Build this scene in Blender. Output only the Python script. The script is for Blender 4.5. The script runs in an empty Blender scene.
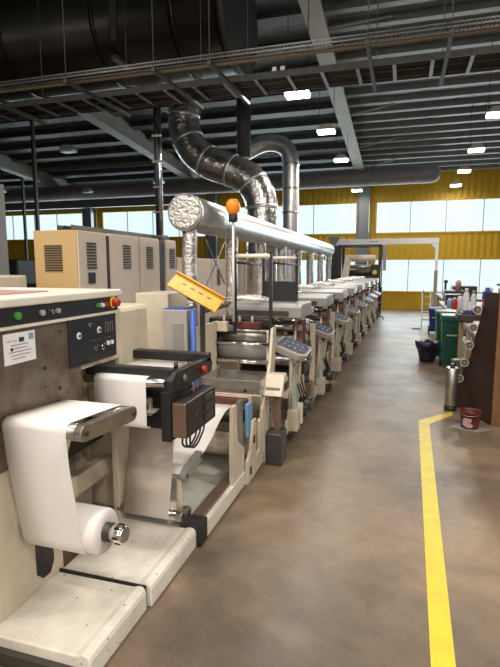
import bpy, math, random
from mathutils import Vector, Matrix
random.seed(7)
R = math.radians
sc = bpy.context.scene
COL = sc.collection

# ---------------------------------------------------------------- camera
cam = bpy.data.cameras.new('camera'); cam.sensor_width = 36; cam.lens = 26.72
cam.clip_start = 0.05; cam.clip_end = 200
co = bpy.data.objects.new('camera', cam); COL.objects.link(co)
co.location = (0, 0, 1.65); co.rotation_euler = (R(90-7.765), 0, R(17.03))
sc.camera = co

# ---------------------------------------------------------------- world, exposure, large lights
w = bpy.data.worlds.new('world'); sc.world = w; w.use_nodes = True
w.node_tree.nodes['Background'].inputs[0].default_value = (0.55, 0.72, 0.9, 1)
w.node_tree.nodes['Background'].inputs[1].default_value = 0.3
sc.view_settings.view_transform = 'Standard'; sc.view_settings.look = 'None'
sc.view_settings.gamma = 1; sc.view_settings.use_curve_mapping = False
sc.view_settings.exposure = 0.22
WINDOW_E = 1.6          # backlit daylight panels
LAMP_E = 14.0           # visible lamp diffusers
LAMP_W = 50.0           # light of one high bay lamp
def area(name, loc, rot, sx, sy, watts, colr):
    l = bpy.data.lights.new(name, 'AREA'); l.shape = 'RECTANGLE'; l.size = sx; l.size_y = sy
    l.energy = watts; l.color = colr
    o = bpy.data.objects.new(name, l); COL.objects.link(o); o.location = loc; o.rotation_euler = rot
    return o
# daylight entering through the two window bands of the far wall
area('daylight_upper', (-7, 19.55, 3.45), (R(-90), 0, 0), 24, 1.1, 380, (0.78, 0.92, 1.0))
area('daylight_lower', (-1, 19.55, 1.3), (R(-90), 0, 0), 12, 1.2, 160, (0.78, 0.92, 1.0))
# added fill light from the unseen side behind the photographer
area('added_front_fill', (0, -6.6, 3.2), (R(90), 0, 0), 14, 1.6, 150, (1.0, 0.93, 0.84))

# ---------------------------------------------------------------- materials
def mat(name, col, rough=.5, metal=0., noise=0., nscale=8., col2=None, bump=0., bscale=40., emit=None, es=1., coat=0., alpha=None, trans=0.):
    m = bpy.data.materials.new(name); m.use_nodes = True
    nt = m.node_tree; b = nt.nodes['Principled BSDF']
    c = (*col, 1)
    b.inputs['Base Color'].default_value = c
    b.inputs['Roughness'].default_value = rough; b.inputs['Metallic'].default_value = metal
    b.inputs['Coat Weight'].default_value = coat
    if trans: b.inputs['Transmission Weight'].default_value = trans
    if alpha is not None: b.inputs['Alpha'].default_value = alpha
    tc = None
    if noise or bump:
        tc = nt.nodes.new('ShaderNodeTexCoord')
    if noise:
        n = nt.nodes.new('ShaderNodeTexNoise'); n.inputs['Scale'].default_value = nscale; n.inputs['Detail'].default_value = 6
        n.inputs['Roughness'].default_value = .65
        nt.links.new(tc.outputs['Object'], n.inputs['Vector'])
        r = nt.nodes.new('ShaderNodeValToRGB')
        r.color_ramp.elements[0].position = .35; r.color_ramp.elements[1].position = .68
        c2 = col2 if col2 else tuple(max(0, x*(1-noise)) for x in col)
        r.color_ramp.elements[0].color = (*c2, 1); r.color_ramp.elements[1].color = c
        nt.links.new(n.outputs['Fac'], r.inputs['Fac']); nt.links.new(r.outputs['Color'], b.inputs['Base Color'])
    if bump:
        n = nt.nodes.new('ShaderNodeTexNoise'); n.inputs['Scale'].default_value = bscale; n.inputs['Detail'].default_value = 4
        nt.links.new(tc.outputs['Object'], n.inputs['Vector'])
        bn = nt.nodes.new('ShaderNodeBump'); bn.inputs['Strength'].default_value = bump; bn.inputs['Distance'].default_value = .02
        nt.links.new(n.outputs['Fac'], bn.inputs['Height']); nt.links.new(bn.outputs['Normal'], b.inputs['Normal'])
    if emit:
        b.inputs['Emission Color'].default_value = (*emit, 1); b.inputs['Emission Strength'].default_value = es
    return m

M = {}
M['cream'] = mat('cream_paint', (.72, .63, .50), .42, noise=.18, nscale=5)
M['cream_dirty'] = mat('worn_cream_paint', (.74, .66, .54), .45, noise=.4, nscale=6, col2=(.50, .42, .32))
M['white_paint'] = mat('white_paint', (.80, .76, .68), .35, noise=.1, nscale=4)
M['platform'] = mat('scuffed_white_paint', (.88, .85, .77), .32, noise=.4, nscale=4, col2=(.66, .61, .53))
M['tan'] = mat('orange_lit_cabinet_paint', (.62, .42, .20), .5, noise=.06, nscale=2)  # beige cabinet end with the orange light on it put into the colour
M['cabinet'] = mat('pale_cabinet_paint', (.66, .56, .48), .5, noise=.05, nscale=2)
M['steel'] = mat('brushed_steel', (.55, .53, .50), .32, .9, noise=.3, nscale=9)
M['stained'] = mat('stained_steel_plate', (.30, .275, .25), .42, .55, noise=.5, nscale=3.2, col2=(.13, .09, .06))
M['chrome'] = mat('chrome', (.75, .74, .72), .16, 1., noise=.15, nscale=20)
M['black'] = mat('black_paint', (.018, .017, .018), .42)
M['panelblack'] = mat('dark_panel', (.022, .023, .03), .35)
M['darkgrey'] = mat('dark_grey_metal', (.07, .065, .06), .4, .4)
M['bronze'] = mat('bronze_anodised_metal', (.25, .17, .12), .35, .6)
def flecks(m, scale=26, thr=.10, cols=((.10, .07, .06), (.35, .05, .04))):
    nt = m.node_tree; b = nt.nodes['Principled BSDF']; src = b.inputs['Base Color'].links[0].from_socket
    tc = nt.nodes.new('ShaderNodeTexCoord'); v = nt.nodes.new('ShaderNodeTexVoronoi'); v.inputs['Scale'].default_value = scale
    nt.links.new(tc.outputs['Object'], v.inputs['Vector'])
    lt = nt.nodes.new('ShaderNodeMath'); lt.operation = 'LESS_THAN'; lt.inputs[1].default_value = thr
    nt.links.new(v.outputs['Distance'], lt.inputs[0])
    sep = nt.nodes.new('ShaderNodeSeparateColor'); nt.links.new(v.outputs['Color'], sep.inputs[0])
    g2 = nt.nodes.new('ShaderNodeMath'); g2.operation = 'GREATER_THAN'; g2.inputs[1].default_value = .6; nt.links.new(sep.outputs[0], g2.inputs[0])
    mu = nt.nodes.new('ShaderNodeMath'); mu.operation = 'MULTIPLY'; nt.links.new(lt.outputs[0], mu.inputs[0]); nt.links.new(g2.outputs[0], mu.inputs[1])
    c = nt.nodes.new('ShaderNodeMix'); c.data_type = 'RGBA'; c.inputs[6].default_value = (*cols[0], 1); c.inputs[7].default_value = (*cols[1], 1)
    nt.links.new(sep.outputs[1], c.inputs[0])
    mx = nt.nodes.new('ShaderNodeMix'); mx.data_type = 'RGBA'; nt.links.new(mu.outputs[0], mx.inputs[0]); nt.links.new(src, mx.inputs[6]); nt.links.new(c.outputs[2], mx.inputs[7])
    nt.links.new(mx.outputs[2], b.inputs['Base Color'])
flecks(M['platform'], 24, .11); flecks(M['cream_dirty'], 18, .09)
M['paper'] = mat('white_paper', (.86, .83, .82), .55)
M['paper_back'] = mat('glassine_paper_back', (.68, .60, .53), .28, noise=.12, nscale=3)
M['foil'] = mat('crinkled_aluminium_foil', (.80, .77, .74), .24, .95, noise=.3, nscale=30, bump=.9, bscale=38)
M['foil_large'] = mat('loosely_wrapped_foil', (.78, .76, .74), .22, .95, noise=.25, nscale=9, bump=1., bscale=11)
M['foil_smooth'] = mat('smooth_aluminium_jacket', (.74, .75, .77), .34, .85, noise=.2, nscale=6, bump=.25, bscale=10)
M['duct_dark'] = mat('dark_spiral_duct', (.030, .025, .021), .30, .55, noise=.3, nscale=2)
M['duct_grey'] = mat('grey_fabric_duct', (.28, .26, .26), .6, .2, noise=.2, nscale=3)
M['galv'] = mat('galvanised_steel', (.20, .20, .20), .4, .7, noise=.25, nscale=15)
M['galv_dark'] = mat('weathered_galvanised_steel', (.085, .082, .078), .55, .4, noise=.3, nscale=12)
M['pipe_tan'] = mat('tan_pipe', (.16, .115, .07), .5, .2)
M['roof'] = mat('grey_roof_sheet', (.44, .56, .62), .5, .1, noise=.25, nscale=2)
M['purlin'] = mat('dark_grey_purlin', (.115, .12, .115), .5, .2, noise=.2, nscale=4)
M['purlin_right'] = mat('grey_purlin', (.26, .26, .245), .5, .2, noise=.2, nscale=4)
M['rafter'] = mat('grey_green_rafter_paint', (.34, .335, .29), .5, noise=.1, nscale=3)
M['column'] = mat('grey_column_paint', (.20, .22, .24), .5)
M['cable'] = mat('black_cable', (.012, .012, .012), .5)
M['yellow_line'] = mat('yellow_floor_paint', (.72, .58, .03), .42, noise=.2, nscale=9, col2=(.60, .48, .04))
M['yellow_guard'] = mat('yellow_guard_paint', (.82, .46, .03), .4, noise=.25, nscale=18, col2=(.60, .30, .03))
M['orange_lens'] = mat('orange_beacon_lens', (.9, .24, .01), .25, noise=.35, nscale=30, coat=.5, emit=(.9, .22, .0), es=.25)
M['red'] = mat('red_plastic', (.45, .03, .02), .35)
M['redbrown'] = mat('red_brown_ink_housing', (.15, .042, .034), .4, noise=.4, nscale=10)
M['yellow_pl'] = mat('yellow_plastic', (.75, .52, .03), .4)
M['green_pl'] = mat('green_plastic', (.06, .30, .05), .35)
M['blue'] = mat('blue_paint', (.03, .10, .42), .4)
M['lightblue'] = mat('light_blue_plastic', (.16, .38, .62), .4)
M['screen'] = mat('console_screen', (.05, .07, .11), .2, noise=.5, nscale=25, col2=(.16, .20, .26))
M['grey_pl'] = mat('grey_plastic', (.42, .39, .36), .4)
M['light_grey'] = mat('light_grey_plastic', (.29, .285, .275), .38)
M['palegreen'] = mat('pale_green_plastic', (.50, .56, .47), .4)
M['pan'] = mat('pale_floor_pan_paint', (.74, .76, .70), .4, noise=.3, nscale=5)
M['bin_green'] = mat('green_bin_plastic', (.008, .085, .055), .35)
M['bin_blue'] = mat('blue_bin_plastic', (.01, .03, .16), .35)
M['bag'] = mat('black_bin_liner', (.015, .008, .03), .28, bump=.7, bscale=14)
M['bucket'] = mat('dark_red_bucket_plastic', (.16, .018, .016), .4, noise=.5, nscale=6, col2=(.07, .01, .01))
M['ink'] = mat('pinkish_dried_ink', (.55, .38, .34), .5, noise=.4, nscale=12)
M['wood'] = mat('orange_brown_wood', (.22, .10, .04), .45, noise=.3, nscale=5)
M['rack_dark'] = mat('dark_brown_laminate', (.035, .018, .014), .4, noise=.2, nscale=3)
M['plywood'] = mat('pale_plywood', (.60, .42, .22), .55, noise=.2, nscale=6)
M['bench'] = mat('grey_bench_top', (.36, .33, .30), .45, noise=.3, nscale=5)
M['plastic_clear'] = mat('smoky_clear_plastic', (.09, .065, .06), .3, alpha=.75)
M['white_pl'] = mat('white_plastic', (.78, .78, .80), .4)
M['cloth_blue'] = mat('blue_cloth', (.02, .04, .15), .8)
M['cardboard'] = mat('brown_cardboard', (.40, .24, .13), .7)
M['label_ink'] = mat('grey_print', (.25, .27, .30), .6)
M['pink'] = mat('pinkish_board', (.50, .28, .24), .5, noise=.2, nscale=6)
M['lamp_body'] = mat('lamp_housing', (.45, .42, .38), .4, .3)
M['diffuser'] = mat('lit_lamp_diffuser', (1, 1, 1), .5, emit=(1., .95, .9), es=LAMP_E)
M['diffuser_off'] = mat('unlit_lamp_diffuser', (.55, .68, .75), .3)

def floor_mat():
    m = bpy.data.materials.new('polished_concrete'); m.use_nodes = True; nt = m.node_tree; b = nt.nodes['Principled BSDF']
    tc = nt.nodes.new('ShaderNodeTexCoord')
    def noise(scale, detail, rough=.6, off=0):
        mp = nt.nodes.new('ShaderNodeMapping'); mp.inputs['Location'].default_value = (off, off*.7, 0)
        nt.links.new(tc.outputs['Object'], mp.inputs['Vector'])
        n = nt.nodes.new('ShaderNodeTexNoise'); n.inputs['Scale'].default_value = scale; n.inputs['Detail'].default_value = detail
        n.inputs['Roughness'].default_value = rough; n.inputs['Distortion'].default_value = .4
        nt.links.new(mp.outputs['Vector'], n.inputs['Vector']); return n
    def ramp(src, p0, c0, p1, c1):
        r = nt.nodes.new('ShaderNodeValToRGB'); r.color_ramp.elements[0].position = p0; r.color_ramp.elements[1].position = p1
        r.color_ramp.elements[0].color = (*c0, 1); r.color_ramp.elements[1].color = (*c1, 1)
        nt.links.new(src, r.inputs['Fac']); return r
    n1 = noise(.9, 5, .6, 3.1); r1 = ramp(n1.outputs['Fac'], .36, (.125, .098, .076), .64, (.285, .205, .132))
    n2 = noise(6, 8, .7, 9); r2 = ramp(n2.outputs['Fac'], .35, (.72, .68, .66), .62, (1, 1, 1))
    mx = nt.nodes.new('ShaderNodeMix'); mx.data_type = 'RGBA'; mx.blend_type = 'MULTIPLY'; mx.inputs[0].default_value = .75
    nt.links.new(r1.outputs['Color'], mx.inputs[6]); nt.links.new(r2.outputs['Color'], mx.inputs[7])
    nt.links.new(mx.outputs[2], b.inputs['Base Color'])
    n3 = noise(2.2, 5, .6, 21); r3 = ramp(n3.outputs['Fac'], .3, (.34, .34, .34), .7, (.46, .46, .46))
    nt.links.new(r3.outputs['Color'], b.inputs['Roughness'])
    bn = nt.nodes.new('ShaderNodeBump'); bn.inputs['Strength'].default_value = .08; bn.inputs['Distance'].default_value = .01
    nt.links.new(n2.outputs['Fac'], bn.inputs['Height']); nt.links.new(bn.outputs['Normal'], b.inputs['Normal'])
    return m
M['floor'] = floor_mat()

def ribbed(name, col, period, emit=None, es=0., amp=.35, rough=.5):
    """vertical corrugation: real bump across X plus slight colour variation of the ribs"""
    m = bpy.data.materials.new(name); m.use_nodes = True; nt = m.node_tree; b = nt.nodes['Principled BSDF']
    b.inputs['Base Color'].default_value = (*col, 1); b.inputs['Roughness'].default_value = rough
    tc = nt.nodes.new('ShaderNodeTexCoord')
    wv = nt.nodes.new('ShaderNodeTexWave'); wv.bands_direction = 'X'; wv.wave_profile = 'SIN'; wv.inputs['Scale'].default_value = 1/period/3.183
    wv.inputs['Distortion'].default_value = 0
    nt.links.new(tc.outputs['Object'], wv.inputs['Vector'])
    bn = nt.nodes.new('ShaderNodeBump'); bn.inputs['Strength'].default_value = amp; bn.inputs['Distance'].default_value = .05
    nt.links.new(wv.outputs['Fac'], bn.inputs['Height']); nt.links.new(bn.outputs['Normal'], b.inputs['Normal'])
    if emit:
        n = nt.nodes.new('ShaderNodeTexNoise'); n.inputs['Scale'].default_value = 1.3; n.inputs['Detail'].default_value = 4
        mp = nt.nodes.new('ShaderNodeMapping'); mp.inputs['Scale'].default_value = (3, 1, .25)
        nt.links.new(tc.outputs['Object'], mp.inputs['Vector']); nt.links.new(mp.outputs['Vector'], n.inputs['Vector'])
        a = nt.nodes.new('ShaderNodeMath'); a.operation = 'MULTIPLY_ADD'; a.inputs[1].default_value = .10; a.inputs[2].default_value = .86
        nt.links.new(wv.outputs['Fac'], a.inputs[0])
        a2 = nt.nodes.new('ShaderNodeMath'); a2.operation = 'MULTIPLY_ADD'; a2.inputs[1].default_value = .25
        nt.links.new(n.outputs['Fac'], a2.inputs[0]); nt.links.new(a.outputs[0], a2.inputs[2])
        a3 = nt.nodes.new('ShaderNodeMath'); a3.operation = 'MULTIPLY'; a3.inputs[1].default_value = es
        nt.links.new(a2.outputs[0], a3.inputs[0])
        b.inputs['Emission Color'].default_value = (*emit, 1); nt.links.new(a3.outputs[0], b.inputs['Emission Strength'])
    return m
M['wall_yellow'] = ribbed('yellow_corrugated_cladding', (.60, .36, .006), .22)
M['pane'] = ribbed('translucent_corrugated_pane', (.12, .14, .15), .13, emit=(.76, .93, .95), es=WINDOW_E*.55)
M['wall_grey'] = ribbed('grey_cladding', (.20, .19, .17), .25)

# ---------------------------------------------------------------- mesh builder
class MB:
    def __init__(s): s.v = []; s.f = []; s.m = []; s.sm = []
    def add(s, vs, fs, mi=0, smooth=False, mx=None):
        o = len(s.v)
        for p in vs: s.v.append((mx @ Vector(p)) if mx else Vector(p))
        for f in fs: s.f.append([i+o for i in f]); s.m.append(mi); s.sm.append(smooth)
        return s
    def box(s, x0, x1, y0, y1, z0, z1, mi=0, mx=None):
        vs = [(x, y, z) for z in (z0, z1) for y in (y0, y1) for x in (x0, x1)]
        return s.add(vs, [(0, 2, 3, 1), (4, 5, 7, 6), (0, 1, 5, 4), (2, 6, 7, 3), (0, 4, 6, 2), (1, 3, 7, 5)], mi, False, mx)
    def tube(s, pts, r, seg=12, mi=0, caps=True, smooth=True):
        """a swept round tube; r may be a number or a list"""
        pts = [Vector(p) for p in pts]; n = len(pts); rs = r if isinstance(r, (list, tuple)) else [r]*n
        vs = []; ref = None
        for i, p in enumerate(pts):
            t = (pts[min(i+1, n-1)] - pts[max(i-1, 0)]).normalized()
            if ref is None:
                ref = Vector((0, 0, 1)) if abs(t.z) < .9 else Vector((1, 0, 0))
            a = (ref - t*ref.dot(t)).normalized(); b = t.cross(a); ref = a
            for k in range(seg):
                q = 2*math.pi*k/seg; vs.append(p + (a*math.cos(q) + b*math.sin(q))*rs[i])
        fs = []
        for i in range(n-1):
            for k in range(seg):
                k2 = (k+1) % seg; fs.append((i*seg+k, i*seg+k2, (i+1)*seg+k2, (i+1)*seg+k))
        s.add(vs, fs, mi, smooth)
        if caps:
            o = len(s.v) - len(vs)
            s.f.append([o+k for k in reversed(range(seg))]); s.m.append(mi); s.sm.append(False)
            s.f.append([o+(n-1)*seg+k for k in range(seg)]); s.m.append(mi); s.sm.append(False)
        return s
    def prism(s, poly, axis, a0, a1, mi=0):
        """extrude a polygon: axis 'x' takes (y,z) points, 'y' (x,z), 'z' (x,y)"""
        def P(u, v, a): return (a, u, v) if axis == 'x' else (u, a, v) if axis == 'y' else (u, v, a)
        n = len(poly); vs = [P(u, v, a0) for u, v in poly] + [P(u, v, a1) for u, v in poly]
        fs = [tuple(range(n)), tuple(range(2*n-1, n-1, -1))] + [(i, i+n, (i+1) % n+n, (i+1) % n) for i in range(n)]
        return s.add(vs, fs, mi)
    def sheet(s, path, x0, x1, t=.0015, mi=0):
        """thin web running through (y,z) points, from x0 to x1"""
        n = len(path); out = []
        for i, (y, z) in enumerate(path):
            a = Vector(path[max(i-1, 0)]); b = Vector(path[min(i+1, n-1)]); d = (b-a).normalized(); nn = Vector((-d.y, d.x))*t
            out.append((y+nn.x, z+nn.y))
        vs = []
        for (y, z), (y2, z2) in zip(path, out): vs += [(x0, y, z), (x1, y, z), (x1, y2, z2), (x0, y2, z2)]
        fs = []
        for i in range(n-1):
            a = i*4; b = a+4
            for k in range(4): fs.append((a+k, a+(k+1) % 4, b+(k+1) % 4, b+k))
        fs += [(3, 2, 1, 0), tuple((n-1)*4+k for k in range(4))]
        return s.add(vs, fs, mi, True)
    def lathe(s, prof, c=(0, 0, 0), seg=24, mi=0, smooth=True):
        vs = []; n = len(prof)
        for r, z in prof:
            for k in range(seg):
                q = 2*math.pi*k/seg; vs.append((c[0]+r*math.cos(q), c[1]+r*math.sin(q), c[2]+z))
        fs = [(i*seg+k, i*seg+(k+1) % seg, (i+1)*seg+(k+1) % seg, (i+1)*seg+k) for i in range(n-1) for k in range(seg)]
        s.add(vs, fs, mi, smooth)
        o = len(s.v)-len(vs)
        if prof[0][0] > 1e-4: s.f.append([o+k for k in reversed(range(seg))]); s.m.append(mi); s.sm.append(False)
        if prof[-1][0] > 1e-4: s.f.append([o+(n-1)*seg+k for k in range(seg)]); s.m.append(mi); s.sm.append(False)
        return s
    def ring(s, c, axis, r0, r1, w, seg=20, mi=0):
        """flat washer round an axis 'x' or 'y'"""
        vs = []
        for r, a in ((r0, 0), (r1, 0), (r1, w), (r0, w)):
            for k in range(seg):
                q = 2*math.pi*k/seg; u, v = r*math.cos(q), r*math.sin(q)
                vs.append((c[0]+a, c[1]+u, c[2]+v) if axis == 'x' else (c[0]+u, c[1]+a, c[2]+v))
        fs = [(i*seg+k, i*seg+(k+1) % seg, ((i+1) % 4)*seg+(k+1) % seg, ((i+1) % 4)*seg+k) for i in range(4) for k in range(seg)]
        return s.add(vs, fs, mi)
    def build(s, name, mats, parent=None, bevel=0., bseg=2):
        me = bpy.data.meshes.new(name); o = bpy.data.objects.new(name, me); COL.objects.link(o)
        org = Vector((0, 0, 0))
        if parent:
            org = ORG[parent.name]; o.parent = parent
        ORG[o.name] = org
        me.from_pydata([tuple(v-org) for v in s.v], [], s.f); me.update()
        if not isinstance(mats, (list, tuple)): mats = [mats]
        for m in mats: me.materials.append(m)
        for p, mi, sm in zip(me.polygons, s.m, s.sm): p.material_index = mi; p.use_smooth = sm
        import bmesh
        bm = bmesh.new(); bm.from_mesh(me); bmesh.ops.recalc_face_normals(bm, faces=bm.faces); bm.to_mesh(me); bm.free()
        if bevel:
            b = o.modifiers.new('bevel', 'BEVEL'); b.width = bevel; b.segments = bseg; b.limit_method = 'ANGLE'; b.angle_limit = R(40)
        return o
def build_each(mb, name, mats, parent=None, bevel=0.):
    """every separate piece of the builder becomes a part of its own"""
    par = list(range(len(mb.v)))
    def find(i):
        while par[i] != i: par[i] = par[par[i]]; i = par[i]
        return i
    for f in mb.f:
        for i in f[1:]: par[find(i)] = find(f[0])
    groups = {}
    for fi, f in enumerate(mb.f): groups.setdefault(find(f[0]), []).append(fi)
    res = []
    for fis in groups.values():
        q = MB(); idx = {}
        for fi in fis:
            for i in mb.f[fi]:
                if i not in idx: idx[i] = len(q.v); q.v.append(mb.v[i])
            q.f.append([idx[i] for i in mb.f[fi]]); q.m.append(mb.m[fi]); q.sm.append(mb.sm[fi])
        res.append(q.build(name, mats, parent, bevel))
    return res
ORG = {}
def tag(o, label=None, cat=None, group=None, kind=None):
    if label: o['label'] = label
    if cat: o['category'] = cat
    if group: o['group'] = group
    if kind: o['kind'] = kind
    return o
def thing(name, label, cat, loc, group=None):
    o = bpy.data.objects.new(name, None); COL.objects.link(o); o.location = loc; o.empty_display_size = .1
    ORG[o.name] = Vector(loc); return tag(o, label, cat, group)
def solid(name, mb, mats, label, cat, group=None, bevel=0.):
    """a thing that is one mesh: origin at the middle of its base"""
    xs = [v.x for v in mb.v]; ys = [v.y for v in mb.v]; zs = [v.z for v in mb.v]
    org = Vector(((min(xs)+max(xs))/2, (min(ys)+max(ys))/2, min(zs)))
    mb.v = [v-org for v in mb.v]
    o = mb.build(name, mats, None, bevel); o.location = org; ORG[o.name] = org
    return tag(o, label, cat, group)
def struct(name, mb, mats, bevel=0.):
    return tag(mb.build(name, mats, None, bevel), kind='structure')
def kids(o): return [c for c in list(COL.objects) if c.parent == o]
def dup(root, loc, rotz, label, parent=None):
    c = root.copy(); COL.objects.link(c)
    if parent: c.parent = parent
    else:
        c.location = loc; c.rotation_euler = (0, 0, rotz); c['label'] = label
    for ch in kids(root): dup(ch, None, 0, None, c)
    return c
def rot(c, ax, ang): return Matrix.Translation(Vector(c)) @ Matrix.Rotation(ang, 4, ax)
def arc(c, a, b, r, t0, t1, n=8):
    """points on an arc in the plane of unit vectors a,b round c"""
    c, a, b = Vector(c), Vector(a), Vector(b)
    return [c + a*r*math.cos(R(t0+(t1-t0)*i/n)) + b*r*math.sin(R(t0+(t1-t0)*i/n)) for i in range(n+1)]

# ================================================================ THE HALL
WY = 19.8
XL, XR, YF = -24.0, 9.0, -7.0
struct('floor', MB().box(XL, XR, YF, WY+.2, -.2, 0), M['floor'])
# far wall: bands of cladding between the window openings
def roofz(y): return 5.15 + .1*(WY-y) if y > 5 else 6.63 - .1*(5-y)
UPW = [(-22.5, -20.0), (-19.2, -14.0), (-13.0, -8.0), (-7.2, -1.76), (-1.06, 4.4), (5.2, 8.8)]
UZ0, UZ1, LZ0, LZ1 = 2.87, 4.05, .67, 1.91
LOW = [(-7.2, -1.76), (-1.06, 4.4), (5.2, 8.8)]
b = MB()
def wall_bands(b, x0, x1, low):
    y0, y1 = WY, WY+.12
    if low:
        b.box(x0, x1, y0, y1, 0, LZ0); b.box(x0, x1, y0, y1, LZ1, UZ0)
    else: b.box(x0, x1, y0, y1, 0, UZ0)
    b.box(x0, x1, y0, y1, UZ1, 5.15)
prev = XL
for (x0, x1) in UPW:
    b.box(prev, x0, WY, WY+.12, 0, 5.15); wall_bands(b, x0, x1, any(abs(x0-q[0]) < .1 for q in LOW)); prev = x1
b.box(prev, XR, WY, WY+.12, 0, 5.15)
struct('wall_back', b, M['wall_yellow'])
def gable(x0, x1):
    return MB().prism([(YF, 0), (WY, 0), (WY, roofz(WY)), (5, roofz(5.01)), (YF, roofz(YF))], 'x', x0, x1)
struct('wall_left', gable(XL-.15, XL), M['wall_grey'])
struct('wall_right', gable(XR, XR+.15), M['wall_grey'])
struct('wall_front', MB().box(XL, XR, YF-.15, YF, 0, roofz(YF)), M['wall_grey'])
b = MB()
b.prism([(WY+.12, 5.15), (5, 6.63), (5, 6.70), (WY+.12, 5.22)], 'x', XL, XR)
b.prism([(5, 6.63), (YF, roofz(YF)), (YF, roofz(YF)+.07), (5, 6.70)], 'x', XL, XR)
struct('ceiling', b, M['roof'])
n = 0
for zz, lst in (((UZ0, UZ1), UPW), ((LZ0, LZ1), LOW)):
    for (x0, x1) in lst:
        n += 1
        g = tag(thing('window_%d' % n, None, None, ((x0+x1)/2, WY, zz[0])), kind='structure')
        MB().box(x0, x1, WY+.05, WY+.08, zz[0], zz[1]).build('window_pane', M['pane'], g)
        f = MB()
        for (a0, a1, c0, c1) in ((x0, x1, zz[0]-.03, zz[0]+.03), (x0, x1, zz[1]-.03, zz[1]+.03), (x0-.03, x0+.03, zz[0], zz[1]), (x1-.03, x1+.03, zz[0], zz[1])):
            f.box(a0, a1, WY-.04, WY+.02, c0, c1)
        build_each(f, 'window_frame', M['wall_yellow'], g)
        mu = MB(); k = x0+1.25
        while k < x1-.5:
            mu.box(k-.012, k+.012, WY+.02, WY+.05, zz[0], zz[1]); k += 1.25
        build_each(mu, 'mullion', M['light_grey'], g)
# made-up window bands in the unseen wall, added as a source for the fill
for (x0, x1) in ((-7.2, -.4), (.4, 7.2)):
    n += 1
    g = tag(thing('window_%d' % n, None, None, ((x0+x1)/2, YF, 2.4)), kind='structure')
    MB().box(x0, x1, YF+.01, YF+.03, 2.4, 4.0).build('window_pane', M['pane'], g)
    f = MB()
    for (a0, a1, c0, c1) in ((x0, x1, 2.36, 2.42), (x0, x1, 3.98, 4.04), (x0-.04, x0+.02, 2.4, 4.0), (x1-.02, x1+.04, 2.4, 4.0)):
        f.box(a0, a1, YF, YF+.07, c0, c1)
    build_each(f, 'window_frame', M['light_grey'], g)
# structural frames: tapering rafters and wall columns every six metres
t = 0
for cx in (-19.6, -13.5, -7.6, -1.5, 4.8):
    t += 1
    b = MB()
    for (yA, yB) in ((19.6, 5.0), (5.0, YF)):
        zA, zB = roofz(yA)-.16, roofz(yB+.001)-.16
        dA = .42 if yA > 6 else .62
        b.prism([(yA, zA), (yB, zB), (yB, zB-.62), (yA, zA-dA)], 'x', cx-.012, cx+.012)
        b.prism([(yA, zA-dA), (yB, zB-.62), (yB, zB-.64), (yA, zA-dA-.02)], 'x', cx-.16, cx+.16)
    struct('trim_%d' % t, b, M['rafter'])
    t += 1
    b = MB(); b.box(cx-.21, cx-.19, 19.35, 19.75, 0, 4.9); b.box(cx+.19, cx+.21, 19.35, 19.75, 0, 4.9); b.box(cx-.2, cx+.2, 19.5, 19.53, 0, 4.9)
    struct('trim_%d' % t, b, M['column'], .004)
# purlins (metre spacing over the left bays, closer over the aisle bay)
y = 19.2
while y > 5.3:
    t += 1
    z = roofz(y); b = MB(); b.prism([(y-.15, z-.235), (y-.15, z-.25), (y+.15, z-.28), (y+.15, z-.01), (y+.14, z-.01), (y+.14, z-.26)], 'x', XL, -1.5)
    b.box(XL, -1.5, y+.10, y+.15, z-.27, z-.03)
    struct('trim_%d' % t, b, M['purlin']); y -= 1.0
y = 19.4
while y > 5.3:
    t += 1
    z = roofz(y); b = MB().box(-1.5, XR, y-.02, y+.02, z-.2, z-.01).box(-1.5, XR, y-.14, y+.02, z-.205, z-.185)
    struct('trim_%d' % t, b, M['purlin_right']); y -= .56
# dark beam standing in for shaded wall and duct above the left windows
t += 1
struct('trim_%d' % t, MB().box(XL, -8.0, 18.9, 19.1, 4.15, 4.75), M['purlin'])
# sloping sway rods under the roof beside the aisle rafter
for k, (y0, y1) in enumerate(((8.2, 9.6), (11.9, 13.3), (14.3, 15.7), (16.3, 17.7))):
    t += 1
    struct('trim_%d' % t, MB().tube([(-1.42, y0+.7, roofz(y0)-.72), (-.35, y1, roofz(y1)-.2)], .018, 6), M['rafter'])

# ---------------------------------------------------------------- high bay lamps
def lamp_at(x, y, z, lit, label, name='high_bay_lamp', watts=None):
    g = thing(name, label, 'lamp', (x, y, z), 'high bay lamps')
    L = .38; W = .26
    MB().prism([(-L/2+x, z+.02), (L/2+x, z+.02), (L/2-.1+x, z+.13), (-L/2+.1+x, z+.13)], 'y', y-W/2, y+W/2).build('lamp_housing', M['lamp_body'], g, .008)
    MB().box(x-L/2+.02, x+L/2-.02, y-W/2+.02, y+W/2-.02, z-.03, z+.02).build('diffuser', M['diffuser'] if lit else M['diffuser_off'], g, .006)
    b = MB(); b.tube([(x-.15, y, z+.13), (x-.15, y, roofz(y)-.02)], .006, 6); b.tube([(x+.15, y, z+.13), (x+.15, y, roofz(y)-.02)], .006, 6)
    build_each(b, 'hanger_wire', M['galv_dark'], g)
    if lit:
        o = area('lamp_light', (x, y, z-.05), (0, 0, 0), L, W, watts or LAMP_W, (1.0, .91, .80))
        o.parent = g; o.location = (0, 0, -.05)
    return g
orda = ['nearest visible', 'second', 'third', 'farthest']
for k, yy in enumerate((7.62, 10.7, 13.6, 18.6)):
    lamp_at(-1.6-.03*k, yy, (4.17, 4.4, 4.4, 4.33)[k], True, 'lit white high bay lamp, %s in the row above the press line' % orda[k], watts=None if k < 3 else 15)
for k, yy in enumerate((10.45, 13.4, 16.2, 18.9)):
    lamp_at(1.54+.03*k, yy, 4.4, True, 'lit white high bay lamp, %s in the row above the aisle' % orda[k], watts=None if k < 3 else 15)
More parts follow.
